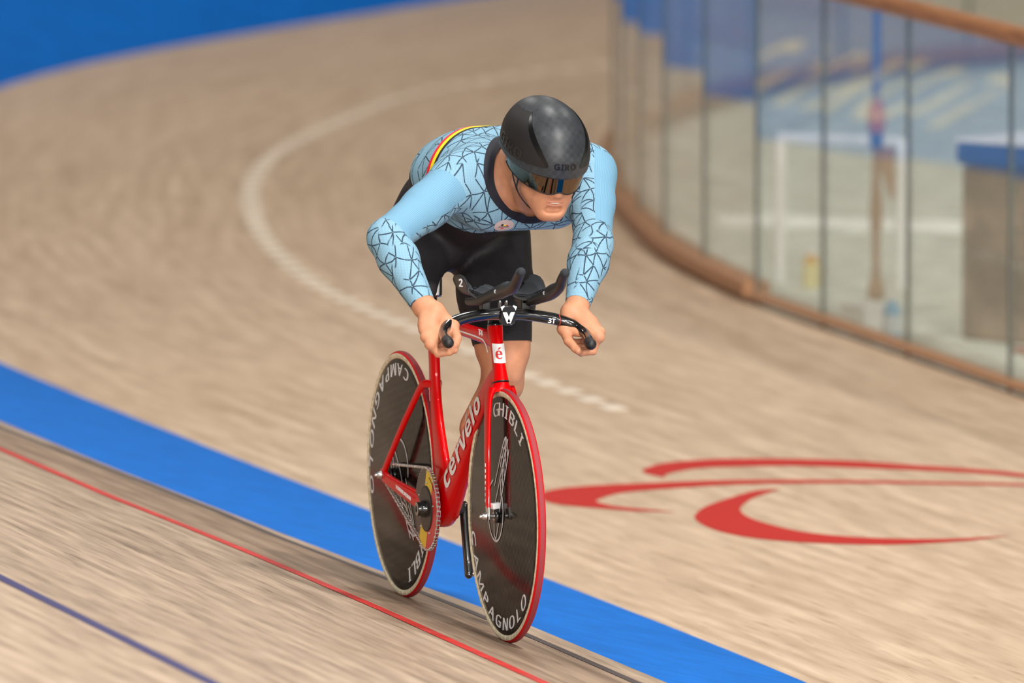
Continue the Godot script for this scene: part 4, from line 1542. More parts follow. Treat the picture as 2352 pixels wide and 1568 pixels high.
class Net:
	var v := PackedVector3Array()
	var n := PackedVector3Array()
	var q := PackedInt32Array()

	func build(f: Field, lo: Vector3, hi: Vector3, cell: float) -> void:
		var B := 6
		var size := hi - lo
		var nb := Vector3i(ceili(size.x / (cell * B)), ceili(size.y / (cell * B)), ceili(size.z / (cell * B)))
		var sy := nb.x * B + 2
		var sz := sy * (nb.y * B + 2)
		var where := {}
		var edges := PackedInt32Array()
		var half := cell * B * 0.5 * 1.7321
		var every := f.all()
		var S := B + 1
		var vals := PackedFloat32Array()
		vals.resize(S * S * S)
		var w1 := S
		var w2 := S * S
		var corner := PackedInt32Array([0, 1, w1, w1 + 1, w2, w2 + 1, w2 + w1, w2 + w1 + 1])
		var pair_a := PackedInt32Array([0, 2, 4, 6, 0, 1, 4, 5, 0, 1, 2, 3])
		var pair_b := PackedInt32Array([1, 3, 5, 7, 2, 3, 6, 7, 4, 5, 6, 7])
		for bz in nb.z:
			for by in nb.y:
				for bx in nb.x:
					var o := lo + Vector3(bx, by, bz) * (cell * B)
					var mid := o + Vector3.ONE * (cell * B * 0.5)
					# pieces that can matter inside this block
					var best := 1e9
					var ds := PackedFloat32Array()
					for j in every:
						var e := f.one(j, mid)
						ds.append(e)
						if not f.cut[j]:
							best = minf(best, e)
					if best > half + 0.03 + f.offset:
						continue
					var ids := PackedInt32Array()
					for j in every:
						if f.cut[j] == 1:
							if ds[j] < half + f.k[j]:
								ids.append(j)
						elif ds[j] < best + 2.0 * half + f.k[j] + 0.02:
							ids.append(j)
					var dm := f.at(mid, ids)
					if dm > half or dm < -half:
						continue
					var at := 0
					for z in S:
						for y in S:
							for x in S:
								vals[at] = f.at(o + Vector3(x, y, z) * cell, ids)
								at += 1
					for z in B:
						for y in B:
							for x in B:
								var c := x + y * w1 + z * w2
								var v0 := vals[c]
								var gi := (bx * B + x) + (by * B + y) * sy + (bz * B + z) * sz
								# edges that start at this corner
								var in0 := v0 < 0.0
								if in0 != (vals[c + 1] < 0.0):
									edges.append_array([0, gi, 1 if in0 else 0])
								if in0 != (vals[c + w1] < 0.0):
									edges.append_array([1, gi, 1 if in0 else 0])
								if in0 != (vals[c + w2] < 0.0):
									edges.append_array([2, gi, 1 if in0 else 0])
								var mask := 0
								for m in 8:
									if vals[c + corner[m]] < 0.0:
										mask |= 1 << m
								if mask == 0 or mask == 255:
									continue
								var sum := Vector3.ZERO
								var cnt := 0
								for m in 12:
									var ia := pair_a[m]
									var ib := pair_b[m]
									var fa := vals[c + corner[ia]]
									var fb := vals[c + corner[ib]]
									if (fa < 0.0) != (fb < 0.0):
										var t := fa / (fa - fb)
										var pa := Vector3(ia & 1, (ia >> 1) & 1, ia >> 2)
										var pb := Vector3(ib & 1, (ib >> 1) & 1, ib >> 2)
										sum += pa.lerp(pb, t)
										cnt += 1
								where[gi] = v.size()
								v.append(o + (Vector3(x, y, z) + sum / cnt) * cell)
		n.resize(v.size())
		n.fill(Vector3.ZERO)
		for e in range(0, edges.size(), 3):
			var ax := edges[e]
			var g := edges[e + 1]
			var s1 := sy if ax == 0 else (sz if ax == 1 else 1)
			var s2 := sz if ax == 0 else (1 if ax == 1 else sy)
			var i0: int = where.get(g, -1)
			var i1: int = where.get(g - s1, -1)
			var i2: int = where.get(g - s1 - s2, -1)
			var i3: int = where.get(g - s2, -1)
			if i0 < 0 or i1 < 0 or i2 < 0 or i3 < 0:
				continue
			if edges[e + 2]:
				q.append_array([i0, i2, i1, i0, i3, i2])
			else:
				q.append_array([i0, i1, i2, i0, i2, i3])
		# smooth normals out of the faces (front faces run clockwise)
		for e in range(0, q.size(), 3):
			var fn := (v[q[e + 2]] - v[q[e]]).cross(v[q[e + 1]] - v[q[e]])
			n[q[e]] += fn
			n[q[e + 1]] += fn
			n[q[e + 2]] += fn
		for e in n.size():
			n[e] = n[e].normalized()

	# keeps the side where g > 0, cutting triangles along g = 0
	func clipped(g: PackedFloat32Array) -> Net:
		var o := Net.new()
		var g2 := PackedFloat32Array()
		var map := {}
		var cutmap := {}
		for e in range(0, q.size(), 3):
			var ids := [q[e], q[e + 1], q[e + 2]]
			var ins := 0
			for m in ids:
				if g[m] > 0.0:
					ins += 1
			if ins == 0:
				continue
			var poly := []
			for m in 3:
				var i0: int = ids[m]
				var i1: int = ids[(m + 1) % 3]
				if g[i0] > 0.0:
					if not map.has(i0):
						map[i0] = o.v.size()
						o.v.append(v[i0])
						o.n.append(n[i0])
					poly.append(map[i0])
				if (g[i0] > 0.0) != (g[i1] > 0.0):
					var key := Vector2i(mini(i0, i1), maxi(i0, i1))
					if not cutmap.has(key):
						var t := g[i0] / (g[i0] - g[i1])
						cutmap[key] = o.v.size()
						o.v.append(v[i0].lerp(v[i1], t))
						o.n.append(n[i0].lerp(n[i1], t).normalized())
					poly.append(cutmap[key])
			for m in range(1, poly.size() - 1):
				o.q.append_array([poly[0], poly[m], poly[m + 1]])
		return o

	func mesh(into: ArrayMesh = null) -> ArrayMesh:
		var arr := []
		arr.resize(Mesh.ARRAY_MAX)
		arr[Mesh.ARRAY_VERTEX] = v
		arr[Mesh.ARRAY_NORMAL] = n
		arr[Mesh.ARRAY_INDEX] = q
		var me := into if into else ArrayMesh.new()
		if q.size():
			me.add_surface_from_arrays(Mesh.PRIMITIVE_TRIANGLES, arr)
		return me

	func join(o: Net) -> void:
		var s := v.size()
		v.append_array(o.v)
		n.append_array(o.n)
		for e in o.q:
			q.append(e + s)

	func pushed(d: float) -> Net:
		var o := Net.new()
		o.q = q
		o.n = n
		for e in v.size():
			o.v.append(v[e] + n[e] * d)
		return o

# joints, in metres: x ahead, y up, z to the rider's right
const J := {
	"hip_r": Vector3(-0.28, 0.99, 0.012), "hip_l": Vector3(-0.29, 0.99, -0.184),
	"knee_l": Vector3(-0.02, 0.685, -0.144), "ankle_l": Vector3(-0.165, 0.235, -0.12),
	"stump": Vector3(-0.02, 0.887, 0.078),
	"sh_r": Vector3(0.12, 1.178, 0.035), "el_r": Vector3(0.29, 1.056, 0.268), "wr_r": Vector3(0.455, 0.8885, 0.213),
	"sh_l": Vector3(0.08, 1.192, -0.355), "el_l": Vector3(0.32, 1.03, -0.29), "wr_l": Vector3(0.455, 0.8765, -0.2045),
}
const HEAD := Vector3(0.33, 1.25, -0.16)
const NECK := [[0.09, 1.2, -0.155, 0.07], [0.29, 1.205, -0.155, 0.056]]

func body_field() -> Field:
	var f := Field.new()
	# pelvis, seat and belly
	f.add(Vector3(-0.3, 1.04, -0.035), Vector3(-0.3, 1.04, -0.125), 0.1, 0.1, 0.05)
	f.add(Vector3(-0.35, 1.0, -0.01), Vector3(-0.34, 1.02, -0.015), 0.08, 0.086, 0.05)
	f.add(Vector3(-0.36, 1.0, -0.15), Vector3(-0.35, 1.02, -0.135), 0.08, 0.088, 0.05)
	f.add(Vector3(-0.27, 1.1, -0.045), Vector3(-0.15, 1.15, -0.048), 0.1, 0.106, 0.06)
	f.add(Vector3(-0.27, 1.1, -0.11), Vector3(-0.15, 1.15, -0.14), 0.102, 0.108, 0.06)
	f.add(Vector3(-0.23, 1.03, -0.04), Vector3(-0.08, 1.1, -0.08), 0.085, 0.095, 0.05)
	# chest and upper back
	f.add(Vector3(-0.12, 1.17, -0.036), Vector3(0.04, 1.175, -0.055), 0.11, 0.105, 0.06)
	f.add(Vector3(-0.12, 1.17, -0.14), Vector3(0.03, 1.178, -0.265), 0.115, 0.105, 0.06)
	f.add(Vector3(-0.05, 1.215, -0.07), Vector3(-0.05, 1.215, -0.18), 0.09, 0.09, 0.06)
	f.add(Vector3(0.1, 1.128, -0.07), Vector3(0.1, 1.13, -0.245), 0.077, 0.077, 0.05)
	# shoulders
	f.add(Vector3(0.09, 1.215, -0.11), Vector3(0.115, 1.19, 0.015), 0.07, 0.066, 0.05)
	f.add(Vector3(0.09, 1.218, -0.2), Vector3(0.08, 1.2, -0.335), 0.07, 0.068, 0.05)
	# arms
	f.add(J.sh_r, J.sh_r.lerp(J.el_r, 0.45), 0.066, 0.056, 0.035)
	f.add(J.sh_r.lerp(J.el_r, 0.4), J.el_r, 0.056, 0.047, 0.02)
	f.add(J.el_r, J.el_r.lerp(J.wr_r, 0.3), 0.047, 0.049, 0.02)
	f.add(J.el_r.lerp(J.wr_r, 0.3), J.wr_r, 0.049, 0.0285, 0.02)
	f.add(J.sh_l, J.sh_l.lerp(J.el_l, 0.45), 0.067, 0.056, 0.035)
	f.add(J.sh_l.lerp(J.el_l, 0.4), J.el_l, 0.056, 0.047, 0.02)
	f.add(J.el_l, J.el_l.lerp(J.wr_l, 0.3), 0.047, 0.049, 0.02)
	f.add(J.el_l.lerp(J.wr_l, 0.3), J.wr_l, 0.049, 0.0285, 0.02)
	# left leg: thigh, knee with its cap, calf
	f.add(J.hip_l, J.hip_l.lerp(J.knee_l, 0.5), 0.108, 0.097, 0.05)
	f.add(J.hip_l.lerp(J.knee_l, 0.45), J.knee_l + Vector3(-0.015, 0.04, 0), 0.098, 0.074, 0.03)
	f.add(J.knee_l + Vector3(0.008, 0.01, 0.0), J.knee_l + Vector3(0.0, -0.06, 0), 0.056, 0.05, 0.03)
	f.add(J.knee_l + Vector3(0.045, -0.005, -0.006), J.knee_l + Vector3(0.045, -0.03, -0.006), 0.024, 0.022, 0.03)
	f.add(J.knee_l + Vector3(-0.005, 0.035, 0.03), J.knee_l + Vector3(-0.02, 0.08, 0.028), 0.03, 0.04, 0.03)
	f.add(J.knee_l + Vector3(-0.005, 0.05, -0.03), J.knee_l + Vector3(-0.02, 0.1, -0.03), 0.03, 0.04, 0.03)
	f.add(J.knee_l + Vector3(-0.03, -0.06, 0.0), J.knee_l.lerp(J.ankle_l, 0.42) + Vector3(-0.034, 0, 0.027), 0.05, 0.058, 0.04)
	f.add(J.knee_l.lerp(J.ankle_l, 0.3) + Vector3(-0.01, 0, 0), J.ankle_l, 0.046, 0.033, 0.03)
	f.add(J.ankle_l, J.ankle_l + Vector3(0.06, -0.06, 0.0), 0.035, 0.03, 0.02)
	# right thigh, ending above the knee
	f.add(J.hip_r, Vector3(-0.14, 0.952, 0.058), 0.088, 0.068, 0.05)
	f.add(Vector3(-0.14, 0.952, 0.058), J.stump, 0.068, 0.033, 0.03)
	f.add(Vector3(-0.22, 0.985, -0.03), Vector3(-0.16, 0.972, -0.03), 0.045, 0.036, 0.04)
	add_neck(f)
	return f

func add_neck(f: Field) -> void:
	var a: Array = NECK[0]
	var b: Array = NECK[1]
	f.add(Vector3(a[0], a[1], a[2]), Vector3(b[0], b[1], b[2]), a[3], b[3], 0.04)
	# tendons that run from the ear to the breastbone, collar bone ends
	f.add(Vector3(0.265, 1.19, -0.098), Vector3(0.178, 1.115, -0.135), 0.019, 0.014, 0.02)
	f.add(Vector3(0.265, 1.19, -0.212), Vector3(0.175, 1.115, -0.185), 0.019, 0.014, 0.02)
	f.add(Vector3(0.16, 1.155, -0.1), Vector3(0.13, 1.175, -0.04), 0.02, 0.02, 0.03)
	f.add(Vector3(0.155, 1.155, -0.22), Vector3(0.12, 1.178, -0.28), 0.02, 0.02, 0.03)

func head_frame() -> Transform3D:
	return Transform3D(Basis(Vector3.UP, deg_to_rad(4.0)) * Basis(Vector3(0, 0, 1), deg_to_rad(-20.0)) * Basis(Vector3(1, 0, 0), deg_to_rad(-2.0)), HEAD)

func head_field() -> Field:
	var f := Field.new()
	var h := head_frame()
	var put := func(p: Array, q: Array, r0: float, r1: float, k: float, c := 0) -> void:
		f.add(h * Vector3(p[0], p[1], p[2]), h * Vector3(q[0], q[1], q[2]), r0, r1, k, c)
	put.call([-0.035, 0.035, 0], [0.025, 0.035, 0], 0.082, 0.08, 0.02)
	put.call([0.03, 0.01, 0], [0.045, -0.055, 0], 0.068, 0.05, 0.02)
	for s in [1.0, -1.0]:
		put.call([0.062, -0.028, 0.036 * s], [0.045, -0.03, 0.05 * s], 0.026, 0.022, 0.025)
		put.call([0.0, -0.055, 0.06 * s], [0.068, -0.112, 0.017 * s], 0.02, 0.0165, 0.03)
		put.call([0.035, -0.06, 0.05 * s], [0.066, -0.1, 0.024 * s], 0.018, 0.017, 0.025)
		put.call([0.083, 0.02, 0.014 * s], [0.07, 0.022, 0.045 * s], 0.013, 0.014, 0.015)
		put.call([0.0965, -0.0515, 0.0115 * s], [0.093, -0.051, 0.0138 * s], 0.0085, 0.008, 0.008)
		# folds from the nose to the mouth corners
		put.call([0.078, -0.046, 0.031 * s], [0.066, -0.074, 0.042 * s], 0.0165, 0.0135, 0.004)
		put.call([0.095, 0.0, 0.032 * s], [0.095, 0.0, 0.034 * s], 0.014, 0.014, 0.01, 1)
		put.call([0.077, 0.0, 0.032 * s], [0.077, 0.0, 0.0321 * s], 0.0125, 0.0125, 0.004)
		# ears
		put.call([-0.012, -0.002, 0.076 * s], [-0.006, -0.03, 0.074 * s], 0.013, 0.009, 0.008)
		put.call([-0.018, 0.012, 0.08 * s], [-0.02, -0.01, 0.081 * s], 0.008, 0.007, 0.006)
	put.call([0.062, -0.078, 0.012], [0.062, -0.078, -0.012], 0.034, 0.034, 0.02)
	put.call([0.075, -0.113, 0.012], [0.075, -0.113, -0.012], 0.019, 0.019, 0.02)
	put.call([0.082, 0.004, 0], [0.0995, -0.036, 0], 0.0095, 0.0115, 0.012)
	put.call([0.1025, -0.046, 0.001], [0.1025, -0.046, -0.001], 0.0118, 0.0118, 0.006)
	put.call([0.0925, -0.0945, 0.014], [0.0925, -0.0945, -0.014], 0.006, 0.006, 0.014, 1)
	add_neck(f)
	return f

# hands: knuckle, middle joint, end joint and tip of each finger, then the thumb, all relative to the bar horn (ahead, outward, up)
const HAND_R := {"at": Vector3(0.555, 0.8225, 0.188), "dir": Vector3(0.93, -0.31, 0.17), "out": 1.0,
	"fingers": [[[0.008, 0.035, -0.022], [0.016, 0.014, -0.046], [0.016, -0.016, -0.04], [0.015, -0.028, -0.02]], [[-0.013, 0.046, -0.012], [-0.006, 0.022, -0.046], [-0.006, -0.013, -0.042], [-0.008, -0.026, -0.022]], [[-0.035, 0.05, -0.004], [-0.028, 0.026, -0.041], [-0.028, -0.009, -0.04], [-0.03, -0.023, -0.022]], [[-0.057, 0.047, 0.0], [-0.051, 0.024, -0.034], [-0.05, -0.004, -0.036], [-0.051, -0.018, -0.022]]],
	"thumb": [[-0.088, 0.018, 0.03], [-0.062, -0.028, 0.004], [-0.02, -0.037, -0.014], [0.014, -0.028, -0.034]]}
const HAND_L := {"at": Vector3(0.55, 0.81, -0.2035), "dir": Vector3(0.95, -0.28, 0.06), "out": -1.0,
	"fingers": [[[0.004, 0.031, -0.002], [0.01, 0.018, -0.04], [0.01, -0.014, -0.045], [0.008, -0.034, -0.034]], [[-0.018, 0.038, 0.003], [-0.011, 0.016, -0.046], [-0.012, -0.018, -0.048], [-0.014, -0.037, -0.034]], [[-0.04, 0.036, 0.004], [-0.033, 0.012, -0.045], [-0.034, -0.022, -0.046], [-0.036, -0.04, -0.03]], [[-0.062, 0.029, 0.001], [-0.056, 0.008, -0.039], [-0.057, -0.02, -0.04], [-0.058, -0.035, -0.027]]],
	"thumb": [[-0.09, -0.028, 0.03], [-0.058, -0.05, -0.004], [-0.018, -0.044, -0.022], [0.018, -0.024, -0.036]]}

func hand_field(h: Dictionary, wrist: Vector3, elbow: Vector3) -> Field:
	var f := Field.new()
	var d: Vector3 = h.dir.normalized()
	var o := Vector3(0, 0, h.out)
	o = (o - d * o.dot(d)).normalized()
	var u := d.cross(o) if h.out < 0.0 else o.cross(d)
	var g := func(p: Array) -> Vector3: return h.at + d * p[0] + o * p[1] + u * p[2]
	# forearm end, then the back of the hand fanning out to the knuckles
	f.add(elbow.lerp(wrist, 0.5), wrist, 0.041, 0.0285, 0.01)
	var thumb: Array = h.thumb
	f.add(wrist, g.call(thumb[0]), 0.027, 0.02, 0.02)
	for k in 4:
		var fg: Array = h.fingers[k]
		var kn: Vector3 = g.call(fg[0])
		f.add(wrist.lerp(kn, 0.1), kn, 0.019, 0.0098, 0.0045)
		f.add(kn, kn + o * 0.0015, 0.0122, 0.0115, 0.006)
		var r := 0.0096 if k < 3 else 0.0086
		f.add(kn, g.call(fg[1]), r + 0.001, r, 0.005)
		f.add(g.call(fg[1]), g.call(fg[2]), r, r - 0.0008, 0.004)
		f.add(g.call(fg[2]), g.call(fg[3]), r - 0.0008, r - 0.0016, 0.003)
	var mid: Vector3 = g.call(h.fingers[1][0])
	f.add(g.call(thumb[0]), wrist.lerp(mid, 0.6), 0.02, 0.015, 0.02)
	f.add(g.call(thumb[1]), g.call(h.fingers[0][0]), 0.012, 0.011, 0.012)
	f.add(g.call(thumb[0]), g.call(h.fingers[0][0]), 0.017, 0.012, 0.012)
	f.add(g.call(thumb[1]), g.call(h.fingers[1][0]), 0.013, 0.012, 0.012)
	f.add(g.call(thumb[0]), g.call(thumb[1]), 0.02, 0.0145, 0.012)
	f.add(g.call(thumb[1]), g.call(thumb[2]), 0.0142, 0.012, 0.006)
	f.add(g.call(thumb[2]), g.call(thumb[3]), 0.0122, 0.01, 0.004)
	return f

func near_segment(p: Vector3, a: Vector3, b: Vector3) -> float:
	var t := clampf((p - a).dot(b - a) / (b - a).length_squared(), 0.0, 1.0)
	return (p - a - (b - a) * t).length()

# printed cloth: a web of dark broken lines over a fine square weave
func web_texture() -> ImageTexture:
	var size := 1024
	var im := Image.create(size, size, false, Image.FORMAT_RGB8)
	var base := c8(132, 170, 192)
	im.fill(base)
	var weave := c8(114, 156, 181)
	for k in range(0, size, 16):
		im.fill_rect(Rect2i(k, 0, 2, size), weave)
		im.fill_rect(Rect2i(0, k, size, 1), weave)
	# jittered points that repeat over the border, joined as triangles
	var rng := RandomNumberGenerator.new()
	rng.seed = 77
	var n := 13
	var st := float(size) / n
	var cells := {}
	for y in n:
		for x in n:
			cells[Vector2i(x, y)] = Vector2(x + 0.5 + rng.randf_range(-0.38, 0.38) + (0.25 if y % 2 else -0.25), y + 0.5 + rng.randf_range(-0.38, 0.38)) * st
	var pts := PackedVector2Array()
	var key := []
	for y in range(-2, n + 2):
		for x in range(-2, n + 2):
			var w := Vector2i(posmod(x, n), posmod(y, n))
			pts.append(cells[w] + Vector2(x - w.x, y - w.y) * st)
			key.append(w)
	var tri := Geometry2D.triangulate_delaunay(pts)
	var done := {}
	var ink := c8(50, 68, 84)
	for t in range(0, tri.size(), 3):
		for e in 3:
			var a := tri[t + e]
			var b := tri[t + (e + 1) % 3]
			var id := Vector2i(mini(a, b), maxi(a, b))
			if done.has(id):
				continue
			done[id] = true
			var ka: Vector2i = key[a]
			var kb: Vector2i = key[b]
			var h := (ka.x * 31 + ka.y * 17 + kb.x * 31 + kb.y * 17 + (ka.x * kb.y + kb.x * ka.y) * 7) % 100
			if h < 18:
				continue
			var p := pts[a]
			var q := pts[b]
			var d := q - p
			var l := d.length()
			if l < 1.0 or l > st * 1.9:
				continue
			d /= l
			var s := Vector2(-d.y, d.x)
			var bow := (float(h % 20) - 10.0) * 0.7
			var run := 5.0
			while run < l - 5.0:
				var c := p + d * run + s * (bow * 4.0 * run * (l - run) / (l * l))
				if int(run / 4.0) % 12 != 11:
					im.fill_rect(Rect2i(int(c.x) - 3, int(c.y) - 3, 6, 6), ink)
				run += 2.0
	return ImageTexture.create_from_image(im)

func rib_texture(base: Color, line: Color) -> ImageTexture:
	var im := Image.create(256, 256, false, Image.FORMAT_RGB8)
	im.fill(base)
	for k in range(0, 256, 16):
		im.fill_rect(Rect2i(0, k, 256, 3), line)
		im.fill_rect(Rect2i(0, k + 3, 256, 1), base.lerp(line, 0.5))
	return ImageTexture.create_from_image(im)

func rider_materials() -> void:
	var m := mat("skin", Color.WHITE, 0.5, 0.0, 0.4)
	m.albedo_texture = speckle("skin", c8(199, 139, 106), 0.07, 61, 512, 0.012)
	m.uv1_triplanar = true
	m.uv1_scale = Vector3(5, 5, 5)
	m.subsurf_scatter_enabled = true
	m.subsurf_scatter_strength = 0.1
	m = mat("jersey_cloth", Color.WHITE, 0.7, 0.0, 0.3)
	m.albedo_texture = web_texture()
	m.uv1_triplanar = true
	m.uv1_triplanar_sharpness = 30.0
	m.uv1_scale = Vector3(2.1, 2.1, 2.1)
	m.uv1_offset = Vector3(0.13, 0.31, 0.07)
	m = mat("sleeve_cloth", Color.WHITE, 0.65, 0.0, 0.3)
	m.albedo_texture = rib_texture(c8(116, 160, 187), c8(100, 146, 176))
	m = mat("black_cloth", Color.WHITE, 0.62, 0.0, 0.4)
	m.albedo_texture = carbon_texture(c8(26, 24, 28), c8(40, 37, 41), 64, 8)
	m.uv1_triplanar = true
	m.uv1_triplanar_sharpness = 8.0
	m.uv1_scale = Vector3(5, 5, 5)
	mat("collar_cloth", c8(26, 26, 38), 0.65, 0.0, 0.4)
	mat("badge_pale", c8(206, 186, 182), 0.65)
	mat("stripe_red", c8(226, 30, 60), 0.65)
	mat("stripe_yellow", c8(246, 222, 10), 0.65)
	mat("stripe_black", c8(30, 30, 34), 0.65)
	m = mat("helmet_shell", Color.WHITE, 0.42, 0.0, 0.45)
	m.albedo_texture = carbon_texture(c8(38, 40, 44), c8(56, 59, 64), 16, 21)
	m.uv1_triplanar = true
	m.uv1_scale = Vector3(5.5, 5.5, 5.5)
	mat("helmet_side", c8(34, 31, 32), 0.5, 0.0, 0.4)
	mat("helmet_slot", c8(8, 8, 9), 0.3)
	mat("side_print", c8(29, 26, 27), 0.42)
	m = mat("visor", c8(104, 88, 74), 0.05, 1.0, 0.5)
	mat("strap", c8(18, 18, 20), 0.7)
	mat("shoe", c8(226, 226, 228), 0.4)
	mat("teeth", c8(228, 218, 200), 0.3)
	mat("nail", c8(232, 176, 158), 0.35)
	mat("lip", c8(202, 132, 106), 0.5)
	mat("mouth", c8(92, 44, 36), 0.6)

const WAIST := [Vector3(-0.19, 1.24, 0.0), Vector3(0.72, 0.66, 0.0)]

func build_rider() -> void:
	rider_materials()
	var man := thing("person", "cyclist in light blue patterned jersey, black shorts and black helmet riding the red bicycle", "person")
	var f := body_field()
	# the body: trunk and limbs, then head and hands on finer grids, joined in one surface
	var net := Net.new()
	net.build(f, Vector3(-0.56, 0.12, -0.48), Vector3(0.58, 1.38, 0.38), 0.010)
	var hn := Net.new()
	hn.build(head_field(), Vector3(0.13, 1.07, -0.28), Vector3(0.47, 1.39, -0.04), 0.0034)
	net.join(hn)
	for h in [[HAND_R, J.wr_r, J.el_r, Vector3(0.4, 0.75, 0.12), Vector3(0.62, 0.94, 0.29)], [HAND_L, J.wr_l, J.el_l, Vector3(0.4, 0.74, -0.28), Vector3(0.62, 0.93, -0.12)]]:
		var kn := Net.new()
		kn.build(hand_field(h[0], h[1], h[2]), h[3], h[4], 0.003)
		net.join(kn)
	var body := part("body", net.mesh(), M.skin, man)
	build_clothes(man, f)
	build_helmet(man)
	build_mouth(body)
	# shoe on the left pedal
	var sf := Field.new()
	sf.add(Vector3(-0.2, 0.182, -0.128), Vector3(-0.09, 0.148, -0.13), 0.034, 0.036, 0.02)
	sf.add(Vector3(-0.09, 0.148, -0.13), Vector3(0.0, 0.143, -0.132), 0.036, 0.026, 0.02)
	sf.add(Vector3(-0.17, 0.22, -0.128), Vector3(-0.12, 0.175, -0.13), 0.04, 0.036, 0.02)
	var sn := Net.new()
	sn.build(sf, Vector3(-0.26, 0.1, -0.18), Vector3(0.05, 0.28, -0.07), 0.006)
	part("shoe", sn.mesh(), M.shoe, man)

func build_mouth(body: Node) -> void:
	var hf := head_frame()
	var f := head_field()
	var all := f.all()
	var skin_x := func(y: float, z: float) -> float:
		var x := 0.13
		while x > 0.03 and f.at(hf * Vector3(x, y, z), all) > 0.0:
			x -= 0.0006
		return x
	# mouth opening: a narrow dark lens, with a row of teeth, between two drawn lips
	var rows := []
	var up := []
	var low := []
	var teeth := MB.new()
	for k in 15:
		var u := lerpf(-1.0, 1.0, k / 14.0)
		var z := u * 0.0265
		var mid := -0.0745 + 0.002 * u * u
		var open := 0.0026 * (1.0 - u * u) + 0.0004
		var x: float = skin_x.call(mid, z)
		rows.append([hf * Vector3(x + 0.0006, mid + open, z), hf * Vector3(x - 0.0008, mid, z), hf * Vector3(x + 0.0006, mid - open, z)])
		var swell := sqrt(maxf(1.0 - u * u, 0.0))
		var yu := mid + open + 0.0022
		var yl := mid - open - 0.003
		var a: Vector3 = hf * Vector3(skin_x.call(yu, z) - 0.0006, yu, z)
		var b: Vector3 = hf * Vector3(skin_x.call(yl, z) - 0.0006, yl, z)
		up.append([a.x, a.y, a.z, 0.0006 + 0.0024 * swell, 0.0008 + 0.0018 * swell])
		low.append([b.x, b.y, b.z, 0.0006 + 0.0034 * swell, 0.0008 + 0.0026 * swell])
		if k > 3 and k < 11:
			teeth.rbox(hf * Vector3(x - 0.0002, mid + 0.0006, z), Vector3(0.0016, 0.003, 0.0034), 0.0006, hf.basis)
	var mb := MB.new()
	mb.grid(rows, false, 1)
	if mb.n[22].dot(hf.basis.x) < 0:
		mb = MB.new()
		mb.grid(rows, false, -1)
	part("mouth", mb.mesh(), M.mouth, body, "slightly open mouth")
	part("teeth", teeth.mesh(), M.teeth, body)
	for l in [up, low]:
		mb = MB.new()
		tube(mb, l, 1, 12, hf.basis.y)
		part("lip", mb.mesh(), M.lip, body)

